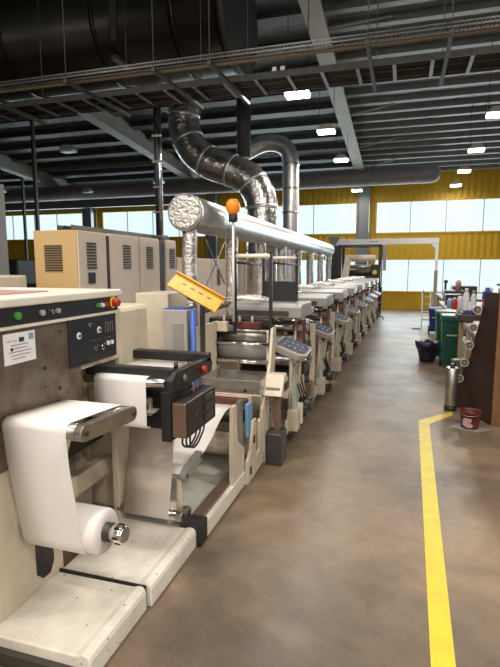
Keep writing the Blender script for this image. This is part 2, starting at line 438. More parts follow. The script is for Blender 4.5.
for rx, x in (('leftmost', -4.8), ('press side', -1.7), ('aisle side', 1.6), ('rightmost', 4.6)):
    for ry, yy in (('well behind', -3.4), ('just behind', -.6), ('ahead of', 2.4)):
        lamp_at(x, yy, 4.75, True, 'lit white high bay lamp in the %s row, %s the photographer' % (rx, ry), watts=66)
for k, (x, yy) in enumerate(((-7.9, 10.7), (-7.9, 15.4), (-11.5, 16.6), (-14.5, 15.5))):
    lamp_at(x, yy, 4.42, False, ['unlit bluish high bay lamp, nearest of those over the cabinets at left', 'unlit high bay lamp behind the vertical cable post',
        'unlit high bay lamp above the far windows at left', 'unlit high bay lamp, farthest left in the photo'][k])

# ---------------------------------------------------------------- overhead ducts and cable trays
# large dark spiral duct along the top left
g = thing('spiral_duct', 'huge dark spiral air duct hanging across the top left of the hall', 'duct', (-5.5, 7.9, 4.9))
DR = .85
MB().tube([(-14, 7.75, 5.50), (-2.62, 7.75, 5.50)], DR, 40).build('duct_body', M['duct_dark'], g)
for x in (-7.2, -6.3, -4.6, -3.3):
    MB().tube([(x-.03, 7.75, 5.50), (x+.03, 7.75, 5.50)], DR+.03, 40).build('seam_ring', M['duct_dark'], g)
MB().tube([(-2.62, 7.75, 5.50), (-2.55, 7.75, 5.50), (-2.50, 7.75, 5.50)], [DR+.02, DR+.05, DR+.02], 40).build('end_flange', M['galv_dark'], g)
b = MB()
for x in (-6.75, -4.2): b.box(x-.05, x+.05, 6.86, 6.9, 4.95, 6.5); b.box(x-.05, x+.05, 6.86, 8.6, 4.68, 4.74)
build_each(b, 'hanger_bracket', M['galv_dark'], g)
# grey round duct in front of the far wall
g = thing('round_duct', 'long grey round duct with a rounded end hanging below the far roof edge', 'duct', (-9, 17.5, 4.4))
MB().tube([(-20, 17.5, 4.56), (.75, 17.5, 4.6), (.88, 17.5, 4.6), (.98, 17.5, 4.6), (1.03, 17.5, 4.6)], [.29, .29, .27, .2, .1], 28).build('duct_body', M['duct_grey'], g)
b = MB()
for x in (-7, -5.5, -4, -2.5, -1, -.4, .2, .7): b.tube([(x, 17.5, 4.86), (x, 17.5, roofz(17.5))], .006, 5)
build_each(b, 'hanger_wire', M['galv_dark'], g)

# upper wire tray with tan pipe, and the ladder tray behind it
g = thing('cable_tray', 'galvanised wire cable tray with a tan pipe along its edge crossing the hall', 'cable tray', (-4, 5.48, 3.9))
b = MB()
for z in (3.91, 3.95): b.box(-12, 5, 5.41, 5.416, z-.006, z+.006); b.box(-12, 5, 5.50, 5.506, z-.006, z+.006)
for k in range(330):
    x = -9.0+k*.038; b.box(x, x+.007, 5.41, 5.506, 3.900, 3.906); b.box(x, x+.007, 5.41, 5.416, 3.90, 3.955)
b.build('wire_basket', M['galv'], g)
MB().tube([(-12, 5.53, 3.885), (5, 5.53, 3.885)], .022, 10).build('pipe', M['pipe_tan'], g)
g = thing('ladder_tray', 'ladder type cable tray full of black cables crossing the hall behind the wire tray', 'cable tray', (-4, 6.5, 3.85))
b = MB(); b.box(-12, 5, 6.02, 6.04, 3.86, 3.93); b.box(-12, 5, 6.54, 6.56, 3.86, 3.93)
b.build('side_rail', M['galv_dark'], g)
b = MB()
for k in range(34): b.box(-9+k*.40, -8.96+k*.40, 6.03, 6.55, 3.85, 3.88)
build_each(b, 'rung', M['galv'], g)
cb = MB()
for k in range(10):
    pts = [(-12+i*.5, 6.075+.05*k+random.uniform(-.014, .014), 3.915+random.uniform(-.004, .012)) for i in range(35)]
    cb.tube(pts, .027, 6)
build_each(cb, 'cable', M['cable'], g)
cb = MB()
for k in range(3):
    pts = [(-12+i*.5, (6.05, 6.3, 6.53)[k]+random.uniform(-.012, .012), 3.89+random.uniform(-.004, .006)) for i in range(35)]
    cb.tube(pts, .009, 6)
build_each(cb, 'cable', M['pipe_tan'], g)
for k, x in enumerate((-5.35, -3.9, -2.75, -2.08, -.42, .35, 1.2)):
    g = thing('trapeze_hanger', 'steel channel trapeze under the cable trays, %s from the left' % ['first', 'second', 'third', 'fourth', 'fifth', 'sixth', 'seventh'][k], 'hanger', (x, 6.1, 3.8), 'trapeze hangers under the trays')
    MB().box(x-.02, x+.02, 5.28, 6.72, 3.80, 3.84).build('channel', M['galv_dark'], g)
    b = MB(); b.tube([(x, 5.3, 3.84), (x, 5.3, roofz(5.3))], .006, 6); b.tube([(x, 6.69, 3.84), (x, 6.69, roofz(6.69))], .006, 6)
    build_each(b, 'threaded_rod', M['galv'], g)
# junction boxes by the ladder tray
for k, x in enumerate((-1.55, -1.45)):
    solid('junction_box', MB().box(x-.028, x+.028, 6.03, 6.07, 3.93, 3.985), M['white_pl'], ['left', 'right'][k]+' one of two small white boxes on the ladder tray edge', 'junction box', 'junction boxes', .01)
g = thing('strip_light', 'cream strip light housing at the top left corner in front of the dark duct', 'lamp', (-4.6, 4.9, 4.9))
MB().box(-5.9, -4.46, 4.72, 4.84, 4.90, 5.0).build('strip_housing', M['lamp_body'], g, .006)
MB().box(-5.8, -4.56, 4.73, 4.83, 4.88, 4.90).build('diffuser', M['diffuser_off'], g)
b = MB()
for x in (-5.6, -4.7): b.tube([(x, 4.78, 5.0), (x, 4.78, roofz(5)-.06)], .006, 6)
build_each(b, 'hanger_wire', M['galv_dark'], g)
# vertical cable post from the ladder tray to the cabinets
g = thing('cable_post', 'tall vertical post with shiny conduits running from the cable tray to the cabinets', 'post', (-3.42, 6.6, 2.05))
MB().tube([(-3.36, 6.6, 2.05), (-3.36, 6.6, 3.95)], .03, 12).build('conduit', M['chrome'], g)
MB().tube([(-3.43, 6.62, 2.05), (-3.43, 6.62, 3.95)], .024, 12).build('conduit', M['cable'], g)
b = MB()
for z in (2.4, 2.75, 3.1, 3.45): b.box(-3.46, -3.32, 6.56, 6.58, z, z+.03)
build_each(b, 'clamp', M['galv'], g)
MB().box(-3.48, -3.30, 6.5, 6.7, 2.05, 2.09).build('foot_plate', M['galv'], g, .006)

# bright aluminium ducts
g = thing('curved_duct', 'shiny crinkled S shaped aluminium duct swinging down behind the lagged pipe', 'duct', (-3.6, 10.2, 1))
def pix(Y, lst): return lst
S = [(-4.75, 8.6, 5.3), (-4.75, 8.6, 4.7), (-4.73, 8.6, 4.3)]
S = [(-4.53, 10.5, 5.85), (-4.54, 10.3, 5.4), (-4.57, 10.2, 5.0), (-4.60, 10.2, 4.62), (-4.42, 10.2, 4.15), (-4.02, 10.2, 3.83), (-3.54, 10.2, 3.65), (-3.12, 10.2, 3.42), (-2.90, 10.2, 3.04), (-2.85, 10.2, 2.54), (-2.85, 10.2, 1.83), (-2.85, 10.2, 0.0)]
# smooth the path by subdividing (Catmull-Rom)
def smooth(P, n=5):
    P = [Vector(p) for p in P]; out = []
    for i in range(len(P)-1):
        p0, p1, p2, p3 = P[max(i-1, 0)], P[i], P[i+1], P[min(i+2, len(P)-1)]
        for k in range(n):
            t = k/n; out.append(.5*((2*p1)+(p2-p0)*t+(2*p0-5*p1+4*p2-p3)*t*t+(3*p1-p0-3*p2+p3)*t**3))
    return out+[P[-1]]
SS = smooth(S, 5)
MB().tube(SS, .335, 28).build('duct_body', M['foil_large'], g)
b = MB()
for i in range(6, len(SS)-3, 6):
    d = (SS[i+1]-SS[i]).normalized()*.03; b.tube([SS[i]-d, SS[i]+d], .342, 28)
build_each(b, 'seam_band', M['foil_smooth'], g)
g = thing('vertical_duct', 'straight shiny vertical aluminium duct with an elbow, right of the S shaped duct', 'duct', (-2.9, 12.9, 1))
S2 = smooth([(-4.2, 12.9, 4.55), (-3.64, 12.9, 4.78), (-3.25, 12.9, 4.78), (-2.99, 12.9, 4.64), (-2.87, 12.9, 4.35), (-2.85, 12.9, 3.8), (-2.85, 12.9, 2.6), (-2.85, 12.9, 0.0)], 5)
MB().tube(S2, .215, 20).build('duct_body', M['foil_smooth'], g)
b = MB()
for z in (4.2, 3.6, 3.0): b.tube([(-2.85, 12.9, z), (-2.85, 12.9, z+.04)], .225, 20)
build_each(b, 'seam_band', M['chrome'], g)
g = thing('dark_vertical_duct', 'short dull vertical duct dropping from the roof onto the S shaped duct', 'duct', (-3.74, 11.7, 4.2))
MB().tube([(-3.74, 11.7, 4.2), (-3.74, 11.7, roofz(11.7)-.04)], .17, 20).build('duct_body', M['galv_dark'], g)

# lagged exhaust main with its drops
D0 = Vector((-2.37, 5.22, 2.25)); D1 = Vector((-2.17, 15.2, 2.12))
g = thing('lagged_exhaust_duct', 'long silver foil lagged exhaust duct running above the press line', 'duct', (-2.3, 10, 1.9))
MB().tube([D0+(D1-D0)*i/12 for i in range(13)], [.205-.002*i for i in range(13)], 28).build('duct_body', M['foil_smooth'], g)
d = (D1-D0).normalized()
b = MB().tube([D0-d*.02, D0+d*.01, D0+d*.05], [.18, .212, .214], 28); b.build('foil_end_cap', M['foil'], g)
b = MB()
for i in range(1, 11): c = D0+(D1-D0)*i/11; b.tube([c, c+d*.015], .205-.0022*i, 28)
build_each(b, 'seam_band', M['foil'], g)
for k in range(8):
    c = D0 + (D1-D0)*((.12+1.4*k)/9.9); zb = .85
    MB().tube([c+Vector((.006*math.sin(i*1.7), 0, -.12-(c.z-.12-zb)*i/8)) for i in range(9)], .085+.004*(k % 2), 16).build('drop_duct', M['foil'], g)
b = MB()
for sg in (1, -1): b.tube([(-2.2, 5.75+sg*.32, 1.95), (-2.2, 5.75-sg*.32, 1.42)], .007, 6)
build_each(b, 'wire_brace', M['galv'], g)

# ================================================================ CABINETS BEHIND THE PRESS
CX = -3.3
def louvre(b, y, z, w=.17, h=.30):
    n = 9
    for i in range(n):
        zz = z + h*i/n; b.box(CX-.001, CX+.012, y, y+w, zz, zz+h/n*.45)
def cab(y0, y1, z1, label, near=None, louv=(), x1=CX):
    g = thing('control_cabinet', label, 'cabinet', (x1-.28, (y0+y1)/2, 0), 'control cabinets behind the press')
    MB().box(x1-.56, x1-.02, y0, y1, .1, z1).build('cabinet_body', M['tan'] if near else M['cabinet'], g, .006)
    MB().box(x1-.54, x1-.04, y0+.02, y1-.02, 0, .1).build('plinth', M['darkgrey'], g)
    d = MB().box(x1-.02, x1, y0+.01, y1-.01, .12, z1-.01).build('door', M['cabinet'], g, .005)
    b = MB()
    for (yy, zz) in louv: 
        n = 9
        for i in range(n):
            q = zz + .30*i/n; b.box(x1, x1+.012, yy, yy+.17, q, q+.018)
    if louv: build_each(b, 'louvre', M['darkgrey'], d)
    MB().box(x1, x1+.02, y1-.09, y1-.06, 1.0, 1.14).build('handle', M['black'], d, .004)
    return g
g = cab(4.55, 5.09, 2.03, 'nearest tall control cabinet with an orange-lit side and a small dark display', True, [(4.70, 1.62)])
b = MB(); n = 11
for i in range(n): b.box(CX-.42, CX-.20, 4.535, 4.55, 1.60+.026*i, 1.60+.026*i+.011)
b.build('side_louvre', M['darkgrey'], g)
b = MB().box(CX, CX+.015, 4.71, 4.83, 1.46, 1.58); b.build('display', M['panelblack'], g, .003)
b = MB().box(CX, CX+.008, 4.75, 4.86, 1.36, 1.38).box(CX, CX+.008, 4.83, 4.86, 1.38, 1.41); b.build('marking', M['label_ink'], g)
cab(5.18, 5.84, 2.03, 'second tall pale control cabinet with one louvre beside a dark gap', None, [(5.44, 1.62)])
cab(5.86, 6.41, 2.03, 'third tall pale control cabinet standing under the cable post', None, [(6.03, 1.62)])
cab(6.60, 6.95, 2.03, 'narrow tall pale control cabinet after the second dark gap', None, [(6.72, 1.62)])
solid('cabinet_gap_shade', MB().box(CX-.5, CX-.02, 5.10, 5.17, 0, 2.0), M['black'], 'dark strip as the shade in the gap between the first and second tall cabinets', 'panel')  # black strips stand in for the shade of the open gaps
solid('cabinet_gap_shade', MB().box(CX-.5, CX-.02, 6.42, 6.59, 0, 2.0), M['black'], 'wide dark strip as the shade in the gap before the narrow tall cabinet', 'panel')
for k, (y0, y1) in enumerate(((6.97, 8.4), (8.42, 9.5), (9.52, 10.6), (10.62, 11.8))):
    cab(y0, y1, 1.78, 'lower pale control cabinet, %s from the tall ones' % ['first', 'second', 'third', 'fourth'][k], None, [(y0+.25, 1.3)])
# metal tray and cable bundle on top of the cabinets
g = thing('cabinet_top_tray', 'long grey metal tray lying on top of the tall cabinets', 'cable tray', (CX-.2, 5.8, 2.03))
MB().box(CX-.30, CX-.12, 4.62, 6.95, 2.035, 2.045).box(CX-.30, CX-.29, 4.62, 6.95, 2.035, 2.09).box(CX-.13, CX-.12, 4.62, 6.95, 2.035, 2.09).build('tray_body', M['galv'], g)
MB().tube([(CX-.24, 4.66, 2.07), (CX-.24, 5.6, 2.062), (CX-.22, 6.8, 2.062)], .018, 8).build('cable', M['cable'], g)

# dark machinery further left behind the cabinets
g = thing('dark_machine', 'dark machine in the shadows left of the orange-lit cabinet', 'machine', (-8.3, 9.3, 0))
MB().box(-9.6, -7.6, 9.0, 10.0, 0, 1.15).build('machine_body', M['darkgrey'], g, .03)
MB().box(-9.2, -8.2, 9.1, 9.8, 1.15, 1.8).build('tower', M['black'], g, .03)
MB().tube([(-9.5, 8.97, 1.0), (-7.8, 8.97, 1.0)], .09, 14).build('roller', M['darkgrey'], g)
for i in range(3): MB().box(-9.3+.5*i, -9.0+.5*i, 8.94, 9.0, .6, .85).build('panel', M['grey_pl'], g, .01)
g = thing('dark_machine', 'low dark machine with small pipes standing right beside the orange-lit cabinet', 'machine', (-6.4, 8.6, 0))
MB().box(-7.2, -5.6, 8.2, 9.0, 0, 1.3).build('machine_body', M['black'], g, .03)
for i in range(5): MB().tube([(-7.0+.25*i, 8.3, 1.3), (-7.0+.25*i, 8.3, 1.5+.06*(i % 3))], .03, 8).build('pipe', M['grey_pl'], g)
solid('steel_post', MB().box(-8.32, -8.25, 9.9, 9.97, 0, 5.1), M['darkgrey'], 'dark slim steel post rising behind the orange-lit cabinet corner', 'post')
solid('steel_post', MB().box(-9.98, -9.92, 11.4, 11.46, 0, 4.0), M['darkgrey'], 'thin dark post left of the slim one by the cabinet', 'post')
solid('tiled_pillar', MB().box(-6.12, -5.97, 6.3, 6.45, 0, 2.9), M['light_grey'], 'pale grey pillar cut by the left edge of the photo', 'pillar')
g = thing('cream_box', 'cream box behind the press top at the left edge', 'box', (-3.35, 4.0, 1.35))
MB().box(-4.2, -3.58, 3.7, 4.1, 0, 1.56).build('box_body', M['cream'], g, .02)
g['label'] = 'cream machine housing at the left edge in front of the dark machines'; g['category'] = 'machine'
MB().tube([(-3.7, 3.8, 1.56), (-3.7, 3.8, 1.59)], .03, 12).build('button', M['red'], g)

# ================================================================ NEAR MACHINE: WEB FEED UNIT
PX = -1.62
g = thing('web_feed_unit', 'large cream web feed unit with black control strip and stained steel side plate', 'machine', (-2.1, 1.9, 0))
UNIT = g
MB().prism([(.2, 0), (2.0, 0), (2.0, .55), (2.14, .80), (.2, .80)], 'x', -2.5, PX).build('lower_body', M['cream'], g, .012)
MB().box(-2.5, PX-.24, 2.0, 2.6, 0, 1.38).build('recessed_body', M['cream_dirty'], g, .01)
MB().box(-2.5, PX, .2, 2.08, .80, 1.40).build('upper_body', M['stained'], g)
MB().prism([(2.08, 1.1), (2.62, 1.1), (2.62, 1.40), (2.08, 1.40)], 'x', -2.5, PX).build('upper_body', M['cream_dirty'], g, .004)
sp = MB().prism([(.2, .77), (1.9, .77), (2.2, .80), (2.2, 1.39), (.2, 1.39)], 'x', PX-.005, PX+.012).build('side_plate', M['stained'], g, .002)
hb = MB()
for (yy, zz, rr) in ((1.50, 1.28, .009), (1.72, 1.29, .008), (1.92, 1.17, .010), (2.02, 1.05, .011), (1.55, 1.0, .006), (2.04, 1.33, .007), (2.0, .98, .013), (1.92, 1.08, .005)):
    hb.tube([(PX+.010, yy, zz), (PX+.0145, yy, zz)], rr, 12)
build_each(hb, 'bolt_hole', M['black'], sp)
# top cap, control strip, panel
MB().prism([(.2, 1.476), (2.55, 1.476), (2.57, 1.486), (2.57, 1.505), (2.55, 1.517), (.2, 1.517)], 'x', -2.5, PX+.05).build('top_cover', M['white_paint'], g, .012, 3)
MB().box(-2.45, -1.75, 1.2, 2.15, 1.517, 1.524).build('top_board', M['pink'], g)
MB().box(-2.5, PX+.03, .2, 2.55, 1.378, 1.396).build('lower_lip', M['white_paint'], g, .006)
st = MB().box(-2.5, PX+.035, .2, 2.54, 1.396, 1.476).build('control_strip', M['panelblack'], g, .006)
pn = MB().box(PX, PX+.022, 2.10, 2.53, 1.13, 1.378).build('control_panel', M['panelblack'], g, .004)
def button(y, z, r, m, par, x, d=.02, nm='button'):
    MB().tube([(x, y, z), (x+d, y, z)], r, 16).build(nm, m, par, .002)
xs = PX+.035
for (yy, m, r, nm) in ((1.60, 'white_pl', .010, 'button'), (1.735, 'green_pl', .017, 'button'), (1.89, 'grey_pl', .014, 'knob'), (1.96, 'chrome', .012, 'knob'), (2.0, 'grey_pl', .012, 'knob'),
                       (2.33, 'green_pl', .012, 'button'), (2.37, 'white_pl', .013, 'button'), (2.41, 'red', .013, 'button')):
    button(yy, 1.437, r, M[m], st, xs, .016, nm)
button(2.485, 1.443, .034, M['yellow_pl'], st, xs, .006, 'stop_collar'); button(2.485, 1.443, .021, M['red'], st, xs+.006, .035, 'stop_button')
xp = PX+.022
button(2.175, 1.29, .019, M['white_pl'], pn, xp, .006, 'dial'); button(2.175, 1.29, .008, M['darkgrey'], pn, xp+.006, .006, 'knob')
button(2.355, 1.30, .019, M['white_pl'], pn, xp, .006, 'dial'); button(2.355, 1.30, .008, M['darkgrey'], pn, xp+.006, .006, 'knob')
button(2.305, 1.205, .015, M['chrome'], pn, xp, .014, 'knob'); button(2.375, 1.205, .019, M['chrome'], pn, xp, .018, 'knob')
button(2.435, 1.215, .014, M['white_pl'], pn, xp, .010, 'knob'); button(2.475, 1.215, .014, M['white_pl'], pn, xp, .010, 'knob')
b = MB()
for yy in (2.42, 2.465):
    b.box(xp, xp+.002, yy, yy+.003, 1.275, 1.335); b.box(xp, xp+.002, yy+.024, yy+.027, 1.275, 1.335); b.box(xp, xp+.002, yy, yy+.027, 1.332, 1.335)
for yy in (2.29, 2.32, 2.36, 2.42, 2.45, 2.48): b.box(xp, xp+.002, yy, yy+.006, 1.243, 1.250)
b.box(xp, xp+.002, 2.26, 2.305, 1.34, 1.344); b.box(xp, xp+.002, 2.27, 2.28, 1.325, 1.34)
build_each(b, 'panel_marking', M['label_ink'], pn)
lb = MB().box(PX+.012, PX+.0145, 1.675, 1.865, 1.225, 1.36).build('data_label', M['white_pl'], g)
b = MB(); x = PX+.0145
b.box(x, x+.001, 1.825, 1.855, 1.322, 1.35, 1); b.box(x, x+.001, 1.765, 1.795, 1.318, 1.338, 2)
for i, (y0, y1) in enumerate(((1.77, 1.80), (1.81, 1.83), (1.80, 1.90), (1.81, 1.89), (1.78, 1.92), (1.79, 1.91), (1.80, 1.88))):
    z = 1.325 if i < 2 else 1.305-.015*(i-2); b.box(x, x+.001, y0-.08, y1-.08, z, z+.004)
b.build('print', [M['label_ink'], M['lightblue'], M['darkgrey']], lb)
# slot, diagonal brace, far end cover
MB().prism([(1.80, .18), (1.84, .14), (1.89, .14), (1.92, .19), (1.92, .33), (1.80, .36)], 'x', PX-.003, PX+.004).build('dark_slot', M['black'], g)
MB().prism([(1.98, .34), (2.61, .36), (2.61, .47), (1.98, .47)], 'x', PX-.16, PX-.10).build('diagonal_brace', M['cream'], g, .004)
MB().prism([(2.0, .56), (2.61, .58), (2.61, .70), (2.0, .68)], 'x', PX-.22, PX-.15).build('dark_rail', M['darkgrey'], g)
MB().box(-2.3, PX-.02, 2.62, 3.0, .1, 1.40).build('end_housing', M['cream'], g, .03)
b = MB()
for zz in (.45, .62, .85): b.box(PX-.238, PX-.20, 2.2, 2.23, zz, zz+.12)
b.box(PX-.24, PX-.18, 2.36, 2.40, .5, 1.0)
build_each(b, 'support', M['steel'], g)
# rollers and arm of the unwind
AY, AZ = 1.66, .975
b = MB().tube([(PX, AY, AZ), (-1.24, AY, AZ)], .036, 20); b.build('idler_roller', M['steel'], g)
b = MB().tube([(PX, 2.03, .95), (-1.24, 2.03, .95)], .033, 20); b.build('idler_roller', M['steel'], g)
def arm(y0, z0, y1, z1, r, x0, x1, mm, par, name='roller_arm'):
    d = Vector((y1-y0, z1-z0)).normalized(); n = Vector((-d.y, d.x)); a0 = math.atan2(n.y, n.x)
    P = [(y0+r*math.cos(a0+math.pi*i/8), z0+r*math.sin(a0+math.pi*i/8)) for i in range(9)]
    P += [(y1+r*math.cos(a0+math.pi+math.pi*i/8), z1+r*math.sin(a0+math.pi+math.pi*i/8)) for i in range(9)]
    o = MB().prism(P, 'x', x0, x1).build(name, mm, par, .003)
    for (yy, zz) in ((y0, z0), (y1, z1)): MB().tube([(x1, yy, zz), (x1+.006, yy, zz)], r*.35, 10).build('bolt', M['darkgrey'], o)
    return o
arm(AY, AZ, 2.03, .95, .036, -1.24, -1.205, M['steel'], g)
MB().tube([(PX, 1.80, .47), (-1.13, 1.80, .47)], .032, 18).build('unwind_shaft', M['steel'], g)
MB().tube([(-1.195, 1.80, .47), (-1.185, 1.80, .47), (-1.135, 1.80, .47), (-1.125, 1.80, .47)], [.030, .040, .040, .032], 20).build('shaft_chuck', M['chrome'], g)
b = MB()
for q in range(6): b.box(-1.17, -1.145, 1.795+.038*math.cos(q*1.05), 1.805+.038*math.cos(q*1.05), .465+.038*math.sin(q*1.05), .475+.038*math.sin(q*1.05))
build_each(b, 'chuck_slot', M['black'], g)
# platforms
g = thing('step_platform', 'scuffed white sheet metal platform with a rounded rim in the foreground', 'platform', (-1.4, 1.75, 0))
def plat(y0, y1, par, xo=-1.12):
    MB().prism([(PX, .0), (xo, .0), (xo, .09), (xo-.006, .108), (xo-.02, .119), (xo-.04, .120), (xo-.07, .110), (PX, .105)], 'y', y0, y1).build('platform_body', M['platform'], par, .008, 3)
plat(1.50, 1.955, g)
MB().box(PX, -1.13, 1.957, 1.970, .01, .114).build('black_seal', M['black'], g)
MB().box(PX, -1.15, 1.47, 1.50, .0, .06).build('under_rim_shade', M['darkgrey'], g)  # dark strip standing in for the shadow gap below the rim
g = thing('step_platform', 'second white platform section behind the black joint, under the grey web', 'platform', (-1.4, 2.25, 0))
plat(1.974, 2.53, g, -1.105)
g = thing('step_platform', 'pale green grey floor pan with a steel edge rail before the first station', 'platform', (-1.4, 3.1, 0))
MB().box(PX, -1.19, 2.55, 3.95, .04, .09).build('floor_pan', M['pan'], g, .004)
MB().box(-1.19, -1.11, 2.62, 3.95, .02, .13).build('edge_rail', M['bronze'], g, .004)
MB().box(-1.110, -1.075, 2.62, 3.40, .015, .115).build('outer_rail', M['white_paint'], g, .003)
MB().box(-1.21, -1.075, 2.52, 2.63, .0, .145).build('end_block', M['black'], g, .006)

# paper: unwinding roll and webs
W0, W1 = -1.59, -1.275
g = thing('paper_roll', 'white paper roll on the unwind shaft in the foreground', 'paper roll', (-1.42, 1.80, .37))
b = MB()
prof = [.040, .095, .102, .102, .095, .040]; xsx = [W0+.03, W0+.03, W0+.04, -1.235, -1.225, -1.225]
b.tube([(x, 1.80, .47) for x in xsx], prof, 40, caps=True); b.build('wound_paper', M['paper'], g)
MB().tube([(W0+.02, 1.80, .47), (-1.195, 1.80, .47)], .042, 24).build('core', M['darkgrey'], g)
def arc2(cy, cz, r, a0, a1, n=8): return [(cy+r*math.cos(R(a0+(a1-a0)*i/n)), cz+r*math.sin(R(a0+(a1-a0)*i/n))) for i in range(n+1)]
p1 = arc2(1.80, .47, .106, 300, 190, 8) + [(1.665, .65), (1.635, .82)] + arc2(AY, AZ, .038, 180, 90, 6) + [(1.85, 1.0)] + arc2(2.03, .95, .036, 95, 40, 4) + [(2.075, .93)]
solid('paper_web', MB().sheet(p1, W0, W1), M['paper'], 'white paper web running up from the roll in the foreground and over two steel rollers', 'paper', 'paper webs')
p2 = [(2.75, 1.055), (2.4, 1.065)] + arc2(2.31, 1.035, .03, 80, 180, 6) + [(2.28, .95), (2.28, .84)] + arc2(2.31, .81, .03, 180, 300, 5)
solid('paper_web', MB().sheet(p2, W0, W1), M['paper'], 'white paper web hanging from the front roller of the black web guide', 'paper', 'paper webs')
p3 = [(2.36, .85), (2.48, .865)] + arc2(2.57, .83, .03, 100, 0, 5) + [(2.585, .6), (2.54, .35), (2.50, .20)] + arc2(2.53, .175, .033, 180, 300, 5) + [(2.62, .22)]
solid('paper_web', MB().sheet(p3, W0+.02, W1+.005), M['paper_back'], 'greyish glossy web hanging down to the low roller above the platform', 'paper', 'paper webs')
p4 = [(2.60, .40), (2.64, .42), (2.75, .40), (2.88, .385), (3.02, .40), (3.16, .45), (3.28, .51), (3.42, .555), (3.60, .565)]
solid('paper_web', MB().sheet(p4, W0, W1+.03), M['paper'], 'white paper web sweeping from the low rollers back into the first station', 'paper', 'paper webs')

# ---------------------------------------------------------------- low roller stand, black web guide, detector box
g = thing('low_roller_stand', 'pair of low steel idler rollers with rounded arms at the end of the platform', 'roller', (-1.4, 2.7, .1))
MB().tube([(PX, 2.53, .175), (-1.23, 2.53, .175)], .032, 18).build('roller', M['chrome'], g)
arm(2.53, .175, 2.62, .16, .034, -1.23, -1.19, M['steel'], g)
MB().tube([(PX, 2.64, .38), (-1.25, 2.64, .38)], .032, 18).build('roller', M['chrome'], g)
arm(2.64, .38, 2.86, .42, .036, -1.25, -1.21, M['light_grey'], g)
MB().tube([(PX, 2.57, .83), (-1.25, 2.57, .83)], .029, 18).build('roller', M['chrome'], g)
MB().box(PX-.02, PX+.02, 2.5, 2.7, .09, .9).build('stand_plate', M['cream'], g, .004)
MB().box(-1.27, -1.24, 2.61, 2.645, .09, .36).build('stand_plate', M['cream'], g, .004)

g = thing('web_guide', 'black web guide frame bridging out from the feed unit with paper running through it', 'web guide', (-1.4, 2.5, 1.0))
MB().box(-1.68, -1.16, 2.33, 2.40, 1.045, 1.105).build('front_beam', M['black'], g, .006)
MB().box(-1.74, -1.13, 2.78, 2.86, 1.06, 1.115).build('rear_beam', M['black'], g, .006)
b = MB().prism([(2.30, .985), (2.86, .99), (2.88, 1.05), (2.84, 1.09), (2.36, 1.09), (2.30, 1.05)], 'x', -1.17, -1.13); b.build('side_beam', M['black'], g, .004)
MB().box(-1.62, -1.17, 2.38, 2.82, .97, 1.0).build('guide_table', M['darkgrey'], g)
MB().tube([(-1.66, 2.31, 1.035), (-1.17, 2.31, 1.035)], .027, 18).build('roller', M['chrome'], g)
MB().tube([(-1.62, 2.6, 1.03), (-1.17, 2.6, 1.03)], .022, 14).build('roller', M['chrome'], g)
MB().tube([(-1.14, 2.37, 1.105), (-1.14, 2.37, 1.14)], .012, 10).build('knob', M['black'], g)
MB().tube([(-1.13, 2.45, 1.04), (-1.12, 2.45, 1.04)], .020, 14).build('lock_screw', M['steel'], g)
MB().tube([(-1.13, 2.70, 1.04), (-1.10, 2.70, 1.04)], .020, 14).build('knob', M['red'], g)
MB().box(-1.62, -1.2, 2.42, 2.72, .74, .97).build('drive_housing', M['black'], g, .008)
MB().box(-1.39, -1.31, 2.395, 2.42, .82, .92).build('motor_flange', M['cream'], g, .004)
MB().tube([(-1.35, 2.385, .87), (-1.35, 2.395, .87)], .025, 14).build('motor_shaft', M['darkgrey'], g)

g = thing('detector_box', 'black electronics box with a bronze face hanging from the web guide', 'electronics box', (-1.07, 2.5, .75))
MB().box(-1.135, -1.05, 2.37, 2.78, .78, .975).build('box_body', M['black'], g, .006)
MB().box(-1.13, -1.055, 2.350, 2.37, .785, .97).build('bronze_face', M['bronze'], g, .004)
b = MB()
for zz in (.81, .865, .92): b.box(-1.05, -1.043, 2.60, 2.72, zz, zz+.035)
build_each(b, 'connector', M['darkgrey'], g, .002)
MB().tube([(-1.05, 2.48, .88), (-1.046, 2.48, .88)], .018, 12).build('screw', M['darkgrey'], g)
MB().box(-1.19, -1.135, 2.34, 2.42, .76, 1.03).build('bracket', M['black'], g, .004)
b = MB()
for k in range(3): b.tube(smooth([(-1.10, 2.42+.05*k, .80), (-1.10, 2.41+.05*k, .73-.02*k), (-1.09, 2.47+.05*k, .70-.015*k), (-1.08, 2.54+.06*k, .74), (-1.09, 2.58+.05*k, .79)], 4), .006, 6)
b.build('cable', M['cable'], g)
b = MB().tube(smooth([(-1.09, 2.55, .975), (-1.1, 2.56, 1.02), (-1.14, 2.6, .99)], 4), .008, 6); b.build('red_cable', M['redbrown'], g)
g.location = (-1.07, 2.44, .715)

# ================================================================ STATION ZERO (die station with drip tray)
g = thing('first_station', 'first cream station of the press with a steel tray, tie bars and holed side plates', 'machine', (-1.35, 3.6, 0))
def plate(par, x, poly, m='cream', th=.025, nm='side_plate', bev=.003): return MB().prism(poly, 'x', x-th, x).build(nm, M[m], par, bev)
